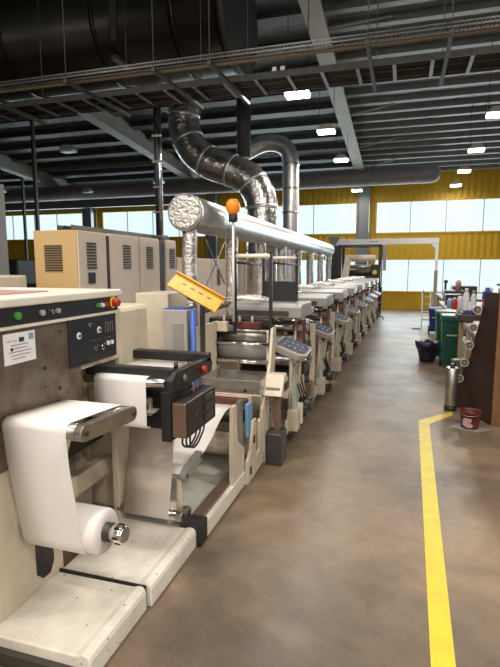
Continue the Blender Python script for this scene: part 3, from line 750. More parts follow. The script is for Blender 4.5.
# low outriggers with slots
plate(g, -1.085, [(3.13, .06), (3.40, .06), (3.40, .30), (3.25, .40), (3.22, .68), (3.14, .68), (3.12, .35)], nm='front_side_plate')
plate(g, -1.06, [(3.41, .0), (3.95, .02), (3.95, .50), (3.82, .46), (3.74, .40), (3.74, .16), (3.64, .14), (3.64, .46), (3.56, .46), (3.50, .24), (3.41, .18)], nm='lower_side_plate')
plate(g, -1.60, [(2.7, .05), (4.25, .05), (4.25, 1.15), (3.7, 1.15), (3.6, .7), (2.8, .5)], nm='rear_side_plate')
b = MB()
for (yy, zz) in ((3.46, .06), (3.55, .28), (3.84, .34)): b.box(-1.06, -1.055, yy, yy+.035, zz, zz+.06)
build_each(b, 'slot', M['black'], g)
plate(g, -1.04, [(3.86, .0), (4.02, .0), (4.14, .78), (4.18, 1.12), (4.08, 1.12), (4.0, .82), (3.75, .50), (3.75, .44)], nm='upright')
# backs and chute
MB().box(-1.58, -1.12, 3.68, 3.72, .10, .61).build('back_panel', M['cream_dirty'], g)
MB().prism([(3.7, .62), (3.75, .62), (4.0, .34), (3.95, .34)], 'x', -1.60, -1.05).build('chute', M['cream'], g, .004)
# tray
MB().box(-1.62, -1.06, 3.74, 4.18, .70, .715).build('tray_floor', M['steel'], g)
b = MB().box(-1.62, -1.06, 3.72, 3.74, .615, .735).box(-1.07, -1.055, 3.74, 4.18, .615, .735).box(-1.62, -1.605, 3.74, 4.18, .69, .735)
b.build('tray_rim', M['steel'], g, .003)
MB().tube([(-1.18, 3.715, .65), (-1.18, 3.72, .65)], .014, 12).build('drain_hole', M['black'], g)
# upper yoke with tie bars
for (x0, x1) in ((-1.64, -1.60), (-1.13, -1.09)):
    MB().prism([(4.18, .74), (4.26, .74), (4.26, 1.08), (4.18, 1.08)], 'x', x0, x1).build('yoke_plate', M['white_paint'], g, .01)
for (yy, zz, r, m) in ((4.17, .96, .018, 'chrome'), (4.17, .80, .020, 'chrome'), (4.24, 1.07, .016, 'steel'), (4.3, .88, .085, 'light_grey')):
    MB().tube([(-1.62, yy, zz), (-1.10, yy, zz)], r, 18).build('tie_bar' if r < .05 else 'cylinder', M[m], g)
MB().tube([(-1.60, 4.3, 1.02), (-1.12, 4.3, 1.02)], .06, 18).build('cylinder', M['steel'], g)
# red/black upper machinery
MB().box(-1.72, -1.12, 4.30, 4.45, 1.11, 1.17).build('top_beam', M['black'], g, .005)
MB().box(-1.45, -1.2, 4.22, 4.36, 1.09, 1.15).build('ink_duct', M['redbrown'], g, .008)
MB().box(-1.60, -1.50, 4.18, 4.24, 1.06, 1.15).build('motor', M['cream'], g, .006)
for x in (-1.55, -1.4, -1.28): MB().tube([(x, 4.25, 1.12), (x, 4.25, 1.20)], .012, 8).build('knob', M['grey_pl'], g)
# inner rollers below
MB().tube([(-1.58, 3.52, .50), (-1.13, 3.52, .50)], .055, 20).build('black_roller', M['black'], g)
MB().box(-1.5, -1.13, 3.58, 3.66, .56, .61).build('ink_duct', M['redbrown'], g, .01)
MB().tube([(-1.58, 3.50, .28), (-1.15, 3.50, .28)], .085, 20).build('cylinder', M['cream_dirty'], g)
MB().box(-1.115, -1.09, 3.50, 3.62, .34, .60).build('blue_guard', M['lightblue'], g, .006)
MB().box(-1.14, -1.11, 3.36, 3.44, .20, .66).build('steel_bracket', M['steel'], g, .003)

g = thing('operator_keypad', 'cream sloped operator box on the corner of the first station', 'control box', (-.98, 3.95, .5))
MB().prism([(3.80, .60), (4.05, .52), (4.12, .62), (4.0, .76), (3.92, .76)], 'x', -1.06, -.90).build('box_body', M['cream'], g, .006)
b = MB()
for k in range(3):
    b.box(-.895, -.893, 3.90+.06*k, 3.94+.06*k, .62, .69)
    b.prism([(3.835+.03*k, .635+.036*k), (3.85+.03*k, .653+.036*k), (3.845+.03*k, .662+.036*k), (3.83+.03*k, .644+.036*k)], 'x', -1.04, -.92)
build_each(b, 'key', M['darkgrey'], g)
MB().box(-.99, -.95, 3.9, 4.0, 0, .56).build('support_leg', M['bronze'], g, .003)
solid('grey_pedal_box', MB().prism([(3.82, 0), (4.02, 0), (4.02, .27), (3.86, .29), (3.82, .27)], 'x', -1.03, -.90), M['darkgrey'], 'dark grey box standing on the floor at the corner of the first station', 'box', None, .006)
g = thing('warning_sticker', 'white sticker with blue symbols on the cream upright of the first station', 'sticker', (-1.04, 3.95, .42))
MB().box(-1.040, -1.037, 3.93, 4.02, .38, .60).build('sticker_sheet', M['white_pl'], g)
b = MB()
for k in range(3): b.box(-1.037, -1.0355, 3.95, 4.0, .40+.065*k, .45+.065*k)
build_each(b, 'symbol', M['blue'], g)

# yellow open guard, blue post, grey slot frame, beacon
g = thing('yellow_guard', 'bright yellow hinged guard plate tilted open above the press', 'guard', (-1.7, 3.8, 1.3))
mx = Matrix.Translation((-1.79, 3.78, 1.60)) @ Matrix.Rotation(R(27), 4, 'Y') @ Matrix.Rotation(R(-38), 4, 'X')
MB().box(0, .47, 0, .012, -.15, 0, mx=mx).build('guard_plate', M['yellow_guard'], g, .003)
MB().box(0, .47, -.03, 0.0, -.012, 0, mx=mx).box(.02, .45, -.012, 0, -.15, -.135, mx=mx).build('folded_edge', M['yellow_guard'], g, .003)
b = MB()
for k in range(4): b.box(.10+.08*k, .14+.08*k, -.003, .0, -.07, -.06, mx=mx)
build_each(b, 'slot', M['darkgrey'], g)
MB().tube(smooth([(-1.73, 3.78, 1.43), (-1.70, 3.80, 1.38), (-1.64, 3.82, 1.36)], 4), .008, 6).build('hinge_rod', M['cable'], g)
MB().box(-1.60, -1.57, 3.80, 3.84, .9, 1.34).build('support_post', M['galv_dark'], g)
g = thing('slotted_housing', 'grey upright housing with a slot and blue top edge beside the blue post', 'housing', (-1.75, 3.6, 0))
MB().box(-1.86, -1.65, 3.64, 3.85, 0, 1.30).build('housing_body', M['grey_pl'], g, .006)
MB().box(-1.76, -1.68, 3.625, 3.64, .9, 1.19).build('slot_panel', M['light_grey'], g, .003)
MB().box(-1.85, -1.66, 3.645, 3.84, 1.30, 1.31).build('top_edge', M['blue'], g)
MB().box(-2.20, -1.89, 3.8, 4.2, 0, 1.42).build('rear_body', M['cream'], g, .008)
solid('blue_post', MB().tube([(-1.60, 3.66, 0), (-1.60, 3.66, 1.30)], .024, 14), M['blue'], 'round blue post between the grey housing and the first station', 'post')
g = thing('warning_beacon', 'orange warning beacon on a thin pale pole', 'beacon', (-1.39, 4.05, 1.1))
MB().tube([(-1.39, 4.05, 1.17), (-1.39, 4.05, 2.03)], .010, 10).build('pole', M['white_paint'], g)
MB().lathe([(.034, 0), (.038, .01), (.038, .06), (.030, .075)], (-1.39, 4.05, 2.02), 20).build('base', M['black'], g)
MB().lathe([(.034, 0), (.055, .025), (.062, .06), (.056, .095), (.036, .12), (.0, .128)], (-1.39, 4.05, 2.085), 24).build('lens', M['orange_lens'], g)

# overhead black frame with pale rods and dark screen
g = thing('overhead_frame', 'black upright frame with pale cross rods and a dark screen above the first stations', 'frame', (-1.2, 4.3, .9))
for (x, y, z0) in ((-1.40, 4.12, 1.05), (-1.075, 4.12, .9), (-1.34, 4.85, 1.305), (-1.0, 4.85, 1.305)):
    MB().box(x-.014, x+.014, y-.014, y+.014, z0, 1.76).build('post', M['black'], g, .002)
MB().tube([(-1.39, 4.12, 1.735), (-1.08, 4.12, 1.735)], .019, 14).build('pale_rod', M['white_paint'], g)
MB().tube([(-1.33, 4.85, 1.73), (-1.0, 4.85, 1.73)], .016, 14).build('pale_rod', M['white_paint'], g)
MB().tube([(-1.39, 4.14, 1.68), (-1.34, 4.85, 1.66)], .011, 8).tube([(-1.075, 4.14, 1.68), (-1.0, 4.85, 1.66)], .011, 8).build('side_rod', M['darkgrey'], g)
MB().box(-1.33, -1.0, 4.84, 4.87, 1.30, 1.50).build('screen_plate', M['black'], g, .003)

# ================================================================ PRINTING STATIONS (one built, the rest copied)
ordn = ['first', 'second', 'third', 'fourth', 'fifth', 'sixth', 'seventh', 'eighth', 'ninth']
def make_station():
    g = thing('printing_station', 'x', 'printing station', (0, 0, 0), 'printing stations of the press line')
    cr = 'cream'
    # base and outer side plate
    MB().box(-.62, -.02, -.10, 1.06, .06, .14).build('base_frame', M['cream_dirty'], g, .006)
    for (x, y) in ((-.06, .0), (-.06, 1.0), (-.56, .0), (-.56, 1.0)):
        MB().tube([(x, y, 0), (x, y, .06)], .03, 12).build('foot', M['black'], g)
    plate(g, .0, [(-.10, .10), (1.06, .10), (1.06, .17), (.75, .22), (.62, .45), (.62, 1.18), (.30, 1.18), (.22, .95), (.22, .60), (.10, .30), (-.10, .22)], cr)
    plate(g, -.58, [(-.10, .10), (1.06, .10), (1.06, .17), (.75, .22), (.62, .45), (.62, 1.18), (.30, 1.18), (.22, .95), (.22, .60), (.10, .30), (-.10, .22)], cr)
    # dryer hood with dark front slot
    h = MB().prism([(.02, 1.17), (.50, 1.17), (.50, 1.30), (.10, 1.30), (.02, 1.27)], 'x', -.62, .09).build('dryer_hood', M['light_grey'], g, .008)
    MB().box(-.56, -.03, .008, .02, 1.19, 1.235).build('hood_slot', M['darkgrey'], h)
    MB().tube([(-.3, .35, 1.30), (-.62, .38, 1.32), (-1.05, .42, 1.2)], .05, 12).build('exhaust_hose', M['foil'], g)
    # cylinders
    for (y, z, r, m, nm) in ((.28, 1.06, .05, 'chrome', 'impression_roller'), (.16, .92, .065, 'light_grey', 'print_cylinder'), (.18, .74, .055, 'steel', 'anilox_roller'), (.30, .60, .05, 'black', 'ink_roller'), (.85, .34, .06, 'black', 'web_roller'), (.99, .24, .045, 'chrome', 'web_roller')):
        MB().tube([(-.56, y, z), (-.02, y, z)], r, 18).build(nm, M[m], g)
    MB().box(-.54, -.05, .10, .34, .48, .53).build('ink_tray', M['steel'], g, .004)
    # red brown side housings with pale gears
    hs = MB().prism([(.22, .74), (.44, .70), (.44, 1.02), (.38, 1.12), (.22, 1.12)], 'x', .0, .07).build('gear_housing', M['redbrown'], g, .012)
    for z in (.80, .95, 1.06):
        MB().tube([(.07, .33, z), (.088, .33, z)], .038, 14).build('gear_cap', M['light_grey'], hs)
        MB().tube([(.035, .22, z), (.035, .20, z)], .032, 14).build('gear_cap', M['chrome'], hs)
    for z in (.74, 1.12): MB().tube([(.07, .26, z), (.10, .26, z)], .014, 8).build('knob', M['chrome'], hs)
    # dark ink unit with knobs, drive belt cover and hand wheel on the aisle side
    iu = MB().box(-.50, .03, .46, .80, .55, .86).build('ink_unit', M['black'], g, .01)
    for yy in (.52, .62, .72): MB().tube([(.03, yy, .80), (.055, yy, .80)], .018, 10).build('knob', M['chrome'], iu)
    MB().box(-.54, -.02, .84, 1.05, .44, .70).build('web_chamber', M['darkgrey'], g, .01)
    MB().tube([(-.54, .95, .78), (-.02, .95, .78)], .06, 14).build('infeed_roller', M['redbrown'], g)
    MB().box(.0, .05, .88, .94, .14, 1.02).build('rear_post', M['cream'], g, .004)
    MB().box(.0, .045, .96, 1.05, .42, .78).build('guard_cover', M['bronze'], g, .006)
    hw = MB().ring((.055, .62, .68), 'x', .045, .058, .012, 18).build('hand_wheel', M['chrome'], g)
    MB().tube([(.03, .62, .68), (.06, .62, .68)], .012, 10).build('hub', M['darkgrey'], hw)
    MB().tube([(-.45, 1.0, 1.02), (.0, 1.0, 1.02)], .03, 12).build('idler_roller', M['chrome'], g)
    MB().box(-.60, .02, .60, 1.0, 1.14, 1.20).build('chill_plate', M['grey_pl'], g, .006)
    # control console on two struts
    c = MB()
    mxc = Matrix.Translation((.06, -.14, .91)) @ Matrix.Rotation(R(20), 4, 'Y') @ Matrix.Rotation(R(9), 4, 'X')
    pts = [(-.16, -.16), (.10, -.16), (.15, -.11), (.15, .08), (.10, .13), (-.16, .13)]
    vs = [(x*.9, y*.9, -.035) for x, y in pts] + [(x, y, .035) for x, y in pts]
    n6 = len(pts)
    c.add(vs, [tuple(range(n6-1, -1, -1)), tuple(range(n6, 2*n6))] + [(i, (i+1) % n6, (i+1) % n6+n6, i+n6) for i in range(n6)], 0, False, mxc)
    cc = c.build('control_console', M['grey_pl'], g, .010)
    s = MB(); sp_ = [(x*.82, y*.80) for x, y in pts]
    s.add([(x, y, .036) for x, y in sp_]+[(x, y, .040) for x, y in sp_], [tuple(range(n6-1, -1, -1)), tuple(range(n6, 2*n6))] + [(i, (i+1) % n6, (i+1) % n6+n6, i+n6) for i in range(n6)], 0, False, mxc)
    s.build('screen', M['screen'], cc)
    k = MB()
    for a in range(2):
        for bq in range(4): k.box(-.09+.05*bq, -.07+.05*bq, -.08+.09*a, -.055+.09*a, .040, .046, 0, mxc)
    build_each(k, 'key', M['light_grey'], cc)
    MB().tube([(.06, -.22, .86), (.0, -.02, .45), (-.01, .05, .15)], .016, 8).build('strut', M['cream'], g)
    MB().tube([(.12, -.10, .86), (.05, .12, .55), (.0, .20, .3)], .014, 8).build('strut', M['cream'], g)
    # pale funnel / chute
    MB().prism([(-.10, .74), (.10, .74), (.05, .40), (.02, .30), (-.02, .30), (-.05, .5)], 'x', .02, .06).build('chute', M['palegreen'], g, .004)
    # lower side clutter: motor, pump, cable loops
    MB().tube([(-.02, .42, .26), (.13, .42, .26)], .07, 16).build('motor', M['darkgrey'], g)
    MB().box(-.01, .06, .70, .86, .16, .40).build('pump_box', M['bronze'], g, .006)
    MB().box(-.01, .09, -.08, .04, .12, .32).build('drive_box', M['cream_dirty'], g, .008)
    b = MB()
    for q in range(3): b.tube(smooth([(.02, .05+.12*q, .62), (.08, .02+.12*q, .5-.04*q), (.09, .10+.12*q, .36), (.03, .2+.12*q, .30)], 4), .008, 6)
    build_each(b, 'hose', M['cable'], g)
    return g
st0 = make_station()   # built once at the origin, then copied down the line
SA = R(-1.3)
def sx(y): return -.97 + .022*(y-4.3)
consoles = []
for k in range(8):
    y = 4.45+1.4*k; lab = 'cream printing station with tilted console, %s from the near end of the row' % ordn[k]
    if k == 0:
        st0.location = (sx(y), y, 0); st0.rotation_euler = (0, 0, SA); st0['label'] = lab
    else: dup(st0, (sx(y), y, 0), SA, lab)
# web passing over the row of stations is hidden in the stations; steel cylinder stands in the aisle side
g = thing('steel_canister', 'polished steel canister standing beside the second printing station', 'canister', (-.98, 6.5, .0))
MB().lathe([(.07, 0), (.075, .02), (.072, .05), (.070, .60), (.076, .62), (.076, .66), (.05, .68)], (-.93, 6.5, .0), 20).build('canister_body', M['chrome'], g)
MB().lathe([(.078, 0), (.082, .01), (.082, .09), (.078, .1)], (-.93, 6.5, .0), 20).build('dark_foot', M['darkgrey'], g)
MB().lathe([(.078, 0), (.082, .0), (.082, .03), (.078, .03)], (-.93, 6.5, .62), 20).build('collar', M['black'], g)
g = thing('waste_box', 'small box with dark rolls on the floor between the first printing stations', 'box', (-.93, 4.75, 0))
MB().box(-1.0, -.86, 4.50, 4.54, .16, .36).build('box_wall', M['white_paint'], g, .003)
MB().tube([(-1.0, 4.62, .25), (-.84, 4.62, .25)], .05, 16).build('dark_roll', M['black'], g)
# black elbows/hand wheels seen on the far consoles are part of the stations

# ---------------------------------------------------------------- far end machine and gantry
g = thing('rewind_tower', 'black tower frame with cream arm and rollers at the far end of the press', 'machine', (-1.2, 17, 0))
for (x, y) in ((-2.0, 16.7), (-.72, 16.7), (-2.0, 17.6), (-.72, 17.6)):
    MB().box(x-.05, x+.05, y-.05, y+.05, 0, 2.32).build('post', M['black'], g, .005)
MB().box(-2.05, -.67, 16.65, 16.75, 2.26, 2.34).box(-2.05, -.67, 17.55, 17.65, 2.26, 2.34).build('top_beam', M['black'], g, .005)
MB().box(-2.3, -2.02, 16.7, 17.6, 1.2, 2.32).build('side_cover', M['black'], g, .02)
MB().prism([(-1.95, 1.1), (-1.72, 1.1), (-1.6, 2.0), (-1.8, 2.0)], 'y', 16.5, 16.62).build('cream_arm', M['cream'], g, .01)
MB().tube([(-1.7, 16.6, 1.9), (-.85, 16.6, 1.9)], .11, 16).build('paper_roller', M['cream'], g)
for (z, r, m) in ((1.62, .07, 'steel'), (1.45, .09, 'darkgrey'), (1.28, .10, 'black'), (1.1, .08, 'steel')):
    MB().tube([(-1.75, 16.6, z), (-.75, 16.6, z)], r, 14).build('roller', M[m], g)
MB().box(-1.9, -.7, 16.75, 17.4, 0, 1.2).build('machine_body', M['grey_pl'], g, .02)
MB().box(-.98, -.68, 16.45, 16.62, 1.15, 1.7).build('drive_housing', M['black'], g, .02)
MB().tube([(-.86, 16.44, 1.45), (-.86, 16.40, 1.45)], .07, 14).build('yellow_hub', M['yellow_pl'], g)
MB().box(-.62, -.52, 16.6, 16.68, 1.5, 2.3).build('signal_panel', M['light_grey'], g, .01)
g = thing('gantry', 'white gantry beam on a right hand post in front of the far windows', 'gantry', (-.4, 18, 0))
MB().box(-2.33, 1.12, 17.93, 18.07, 2.40, 2.58).build('beam', M['white_pl'], g, .01)
MB().box(1.02, 1.12, 17.95, 18.05, 1.45, 2.40).build('post', M['white_pl'], g, .01)
MB().box(1.01, 1.13, 17.94, 18.06, 0, 1.5).build('post_foot', M['light_grey'], g, .01)
MB().prism([(.86, 2.40), (1.04, 2.40), (1.04, 2.22)], 'y', 17.96, 18.04).build('gusset', M['white_pl'], g)
MB().prism([(-2.6, 2.68), (-2.14, 2.68), (-2.33, 2.34), (-2.42, 2.34)], 'y', 17.90, 18.10).build('column_head', M['column'], g, .005)
MB().box(-2.43, -2.33, 17.95, 18.05, 0, 2.40).build('post', M['column'], g, .005)
MB().box(-1.16, -.85, 17.925, 17.93, 2.47, 2.50).build('marking', M['label_ink'], g)

# office chair at the end of the press
g = thing('office_chair', 'black and blue swivel chair at the far end of the press line', 'chair', (-.80, 16.0, 0))
cx, cy = -.80, 15.95
MB().lathe([(.0, .44), (.21, .44), (.235, .47), (.22, .52), (.0, .53)], (cx, cy, 0), 24).build('seat', M['cloth_blue'], g)
MB().box(cx+.16, cx+.21, cy-.20, cy+.20, .62, 1.02).build('backrest', M['black'], g, .02)
MB().box(cx+.18, cx+.20, cy-.03, cy+.03, .45, .65).build('back_bracket', M['black'], g)
MB().tube([(cx, cy, .10), (cx, cy, .45)], .025, 10).build('gas_column', M['black'], g)
for k in range(5):
    a = k*2*math.pi/5; e = (cx+.27*math.cos(a), cy+.27*math.sin(a))
    l = MB().tube([(cx, cy, .11), (e[0], e[1], .07)], .018, 8).build('leg', M['black'], g)
    MB().tube([(e[0], e[1]-.012, .025), (e[0], e[1]+.012, .025)], .025, 10).build('castor', M['black'], l)

# ================================================================ RIGHT SIDE
# yellow walkway line
g = MB()
def slab(b, poly, z0, z1): return b.prism(poly, 'z', z0, z1)
slab(g, [(.02+.075, -2.0), (.19, -2.0), (.335, 5.44), (.22, 5.44)], 0.0005, .003)
g = MB(); slab(g, [(.12, -2.0), (.21, -2.0), (.33, 5.36), (.60, 5.78), (.60, 5.92), (.225, 5.46)], .0004, .003)
solid('floor_line', g, M['yellow_line'], 'yellow painted walkway line on the concrete floor turning towards the rack', 'floor marking')

# die rack with dark sloped side panel
g = thing('cylinder_rack', 'dark brown rack with a sloping edge and an orange wooden front board', 'rack', (1.1, 5.9, 0))
zt = 1.38
# dark side panel: a vertical plane from (.93,5.5) to (.66,6.2)
def sidept(s, z): return (.93-.27*s, 5.52+.66*s, z)
vs = []; prof = [(0, 0), (1.0, 0), (1.0, .28), (.80, .42), (.66, .60), (.53, .88), (.42, 1.09), (.34, 1.28), (.34, zt), (0, zt)]
for dx in (0, .03):
    for s_, z in prof: p = sidept(s_, z); vs.append((p[0]+dx, p[1]+dx*.4, p[2]))
npf = len(prof)
MB().add(vs, [tuple(range(npf)), tuple(range(2*npf-1, npf-1, -1))] + [(i, i+npf, (i+1) % npf+npf, (i+1) % npf) for i in range(npf)]).build('side_panel', M['rack_dark'], g, .003)
MB().box(.94, 1.85, 5.49, 5.53, 0, zt).build('front_board', M['wood'], g, .003)
MB().box(1.80, 1.84, 5.53, 6.2, 0, 1.2).build('side_panel', M['rack_dark'], g, .003)
MB().box(.98, 1.80, 5.53, 5.75, 1.43, 1.46).build('top_shelf', M['rack_dark'], g)
MB().box(.80, 1.80, 5.75, 6.15, .04, .08).build('bottom_shelf', M['rack_dark'], g)
for k, (s_, z) in enumerate(((.34, 1.19), (.42, .99), (.50, .79), (.61, .58), (.74, .38))):
    p = sidept(s_, z)
    qx, qy = p[0]-.065, p[1]-.02
    c = thing('print_sleeve', 'clear ended sleeve on the sloping edge of the dark rack, %s from the top' % ordn[k], 'sleeve', (qx, qy, z-.05), 'sleeves stored on the rack')
    MB().tube([(qx, qy-.005, z), (qx, qy, z), (qx, qy+.07, z)], [.042, .045, .045], 20).build('sleeve_tube', M['plastic_clear'], c)
    MB().tube([(qx, qy-.02, z), (qx, qy-.01, z)], .022, 14).build('end_hub', M['bronze'], c)
    MB().ring((qx, qy-.008, z), 'y', .036, .046, .006).build('rim', M['grey_pl'], c)
    MB().tube([(qx, qy+.05, z), (qx+.07, qy+.08, z)], .008, 8).build('holding_peg', M['steel'], c)
# green bench press thing on the rack top
g = thing('bench_scale', 'small grey green tool clamped on top of the dark rack', 'tool', (1.08, 5.8, zt))
MB().box(.98, 1.5, 5.56, 5.72, zt, zt+.025).build('base', M['darkgrey'], g, .004)
MB().box(1.03, 1.3, 5.60, 5.66, zt+.09, zt+.13).build('arm', M['palegreen'], g, .01)
MB().tube([(1.12, 5.63, zt+.02), (1.12, 5.63, zt+.09)], .016, 10).build('post', M['darkgrey'], g)
MB().box(.93, 1.06, 5.61, 5.65, zt+.07, zt+.09).build('lever', M['darkgrey'], g, .004)
MB().lathe([(.03, 0), (.04, .02), (.04, .06)], (1.14, 5.63, zt+.13), 14).build('cup', M['palegreen'], g)

# steel cylinder standing by the rack
g = thing('steel_cylinder', 'upright brushed steel print cylinder standing beside the dark rack', 'cylinder', (.60, 6.0, 0))
MB().lathe([(.062, .06), (.066, .065), (.066, .50), (.062, .505)], (.585, 5.98, 0), 24).build('cylinder_body', M['steel'], g)
MB().lathe([(.05, 0), (.07, .01), (.07, .05), (.03, .06)], (.585, 5.98, 0), 20).build('foot', M['black'], g)
MB().lathe([(.03, .505), (.03, .54), (.018, .55)], (.585, 5.98, 0), 14).build('journal', M['darkgrey'], g)
g = thing('steel_cylinder', 'second darker steel cylinder partly behind the first by the rack', 'cylinder', (.70, 6.2, 0))
MB().lathe([(.05, 0), (.055, .02), (.055, .52), (.03, .53), (.03, .57)], (.72, 6.28, 0), 20).build('cylinder_body', M['galv_dark'], g)
MB().tube([(.60, 6.28, .53), (.80, 6.28, .55)], .02, 10).build('handle', M['steel'], g)

# bucket on paper
solid('paper_sheet', MB().prism([(.52, 5.34), (.78, 5.22), (.93, 5.36), (.66, 5.50)], 'z', .0005, .003), M['light_grey'], 'stained paper sheet on the floor under the red bucket', 'paper')
g = thing('ink_bucket', 'dark red bucket stained with pale dried ink on a paper sheet', 'bucket', (.72, 5.36, .003))
bc = (.72, 5.37, .004)
MB().lathe([(.0, 0), (.082, 0), (.086, .01), (.103, .16), (.108, .165), (.108, .18), (.100, .18), (.096, .165), (.08, .02), (0, .02)], bc, 32).build('bucket_body', M['bucket'], g)
MB().lathe([(.0, .13), (.094, .13), (.094, .135), (0, .135)], bc, 24).build('ink', M['redbrown'], g)
b = MB()
for (a, z, s) in ((-105, .05, .03), (-118, .09, .035), (-98, .10, .02), (-128, .055, .022), (-90, .045, .018)):
    aa = R(a); r = .0875+.1*z; b.tube([(bc[0]+r*math.cos(aa), bc[1]+r*math.sin(aa), z), (bc[0]+(r+.003)*math.cos(aa), bc[1]+(r+.003)*math.sin(aa), z)], s, 9)
build_each(b, 'ink_stain', M['ink'], g)
h = MB(); h.tube([(bc[0]+.108*math.cos(R(q)), bc[1]+.108*math.sin(R(q)), .168-.02*math.sin(R(q+200))) for q in range(200, 341, 14)], .003, 6)
h.build('handle', M['steel'], g)

# bins
def wheelie(x, y, h, w, m, label, nm='wheelie_bin'):
    g = thing(nm, label, 'bin', (x, y, 0), 'bins beside the work bench')
    W = w/2
    b = MB(); secs = [(.06, .74), (.10, .78), (h-.10, .96), (h-.09, 1.04), (h-.05, 1.04)]
    vs = []
    for z, s in secs:
        for (u, v) in ((-.9, -1), (.9, -1), (1, -.9), (1, .9), (.9, 1), (-.9, 1), (-1, .9), (-1, -.9)): vs.append((x+u*W*s, y+v*W*1.05*s, z))
    fs = [tuple(range(7, -1, -1)), tuple(range(32, 40))] + [(i*8+k, i*8+(k+1) % 8, (i+1)*8+(k+1) % 8, (i+1)*8+k) for i in range(4) for k in range(8)]
    b.add(vs, fs); b.build('bin_body', m, g, .008)
    MB().prism([(y-W*1.13, h-.05), (y+W*1.1, h-.05), (y+W*1.1, h+.005), (y, h+.02), (y-W*1.08, h-.005)], 'x', x-W*1.08, x+W*1.08).build('lid', m, g, .012)
    for s in (-1, 1): MB().tube([(x+s*W*.85-.02, y+W*.72, .09), (x+s*W*.85+.02, y+W*.72, .09)], .09, 18).build('wheel', M['black'], g)
    MB().tube([(x-W*.9, y+W*1.15, h-.02), (x+W*.9, y+W*1.15, h-.02)], .014, 8).build('handle', m, g)
    MB().box(x-.08, x+.08, y-W*1.08, y-W*1.0, h*.62, h*.62+.02).build('marking', M['palegreen'], g)
    return g
wheelie(.79, 8.6, .87, .32, M['bin_green'], 'dark green wheeled bin, the nearer of the two beside the benches')
wheelie(.75, 9.35, .87, .32, M['bin_green'], 'dark green wheeled bin half hidden behind the nearer green one')
wheelie(.80, 12.9, .64, .30, M['bin_blue'], 'dark blue wheeled bin farther along the aisle')
# black waste basket with liner
g = thing('waste_basket', 'round basket lined with a black bag standing in the aisle beside the green bins', 'basket', (.47, 9.05, 0))
b = MB(); vs = []; seg = 28
for j, (r, z) in enumerate(((.12, 0), (.125, .02), (.17, .28), (.195, .35), (.205, .34), (.19, .26), (.16, .20))):
    for k in range(seg):
        q = 2*math.pi*k/seg; rr = r*(1+(.05*math.sin(5*q)+.03*math.sin(11*q+j))*(j > 1)); zz = z+(.018*math.sin(4*q+1) if j in (3, 4) else 0)
        vs.append((.46+rr*math.cos(q), 9.05+rr*math.sin(q), zz))
fs = [tuple(range(seg-1, -1, -1))] + [(j*seg+k, j*seg+(k+1) % seg, (j+1)*seg+(k+1) % seg, (j+1)*seg+k) for j in range(6) for k in range(seg)]
fs.append(tuple(6*seg+k for k in range(seg)))
b.add(vs, fs, 0, True); b.build('bag_liner', M['bag'], g)
MB().box(.64, .67, 8.98, 9.06, .27, .33).build('blue_tab', M['blue'], g, .004)

# wooden shelf bench (near) and long bench (far)
g = thing('work_bench', 'wooden bench with grey top and lower shelves right behind the dark rack', 'bench', (1.3, 7.1, 0))
MB().box(.86, 1.9, 6.35, 8.3, .80, .84).build('bench_top', M['bench'], g, .005)
for (x, y) in ((.90, 6.40), (.90, 8.25), (1.85, 6.4), (1.85, 8.25), (.90, 7.3)):
    MB().box(x-.03, x+.03, y-.03, y+.03, 0, .80).build('leg', M['plywood'], g, .003)
MB().box(.88, 1.88, 6.40, 7.95, .52, .545).build('shelf', M['bench'], g)
MB().box(.88, 1.88, 6.40, 7.95, .12, .145).build('shelf', M['plywood'], g)
MB().box(1.86, 1.88, 6.4, 7.95, .145, .8).build('back_board', M['cardboard'], g)
g = thing('work_bench', 'long grey topped bench carrying bottles and crates behind the green bins', 'bench', (1.5, 10, 0))
MB().box(.82, 2.2, 9.8, 12.3, .80, .84).build('bench_top', M['bench'], g, .005)
for (x, y) in ((1.0, 9.9), (1.0, 12.2), (2.1, 9.9), (2.1, 12.2)): MB().box(x-.03, x+.03, y-.03, y+.03, 0, .80).build('leg', M['darkgrey'], g)
MB().box(1.0, 2.15, 9.9, 12.2, .35, .38).build('shelf', M['darkgrey'], g)
g = thing('work_bench', 'farthest dark bench heaped with items near the white gantry post', 'bench', (1.5, 14, 0))
MB().box(.98, 2.3, 13.2, 16.0, .80, .84).build('bench_top', M['darkgrey'], g, .005)
for (x, y) in ((1.05, 13.3), (1.05, 15.9), (2.2, 13.3), (2.2, 15.9)): MB().box(x-.03, x+.03, y-.03, y+.03, 0, .80).build('leg', M['light_grey'], g)
# cardboard boxes under the near bench, objects on the benches
solid('cardboard_box', MB().box(.95, 1.3, 6.55, 6.95, .145, .40), M['cardboard'], 'brown cardboard box on the lowest shelf of the near wooden bench', 'box', None, .005)
solid('cardboard_box', MB().box(1.0, 1.5, 7.2, 7.8, .545, .75), M['cardboard'], 'brown cardboard box on the middle shelf of the near wooden bench', 'box', None, .005)
solid('paper_stack', MB().box(.98, 1.35, 7.2, 7.6, .84, .875), M['paper'], 'stack of white papers on the near wooden bench', 'paper', None, .003)
solid('red_box', MB().box(1.0, 1.2, 7.65, 7.85, .84, .885), M['redbrown'], 'flat red box behind the white papers on the near bench', 'box', None, .004)
solid('tape_roll', MB().ring((1.12, 6.72, .875), 'y', .02, .035, .03), M['darkgrey'], 'small dark tape roll on the near bench', 'tape roll')
g = thing('parts_crate', 'grey open crate full of dark rolls at the far end of the near bench', 'crate', (1.0, 8.0, .84))
b = MB().box(.80, 1.18, 7.72, 8.2, .84, .855)
for q in ((.80, .815, 7.72, 8.2), (1.165, 1.18, 7.72, 8.2), (.80, 1.18, 7.72, 7.735), (.80, 1.18, 8.185, 8.2)): b.box(q[0], q[1], q[2], q[3], .84, .95)
b.build('crate_body', M['darkgrey'], g, .004)
k = 0
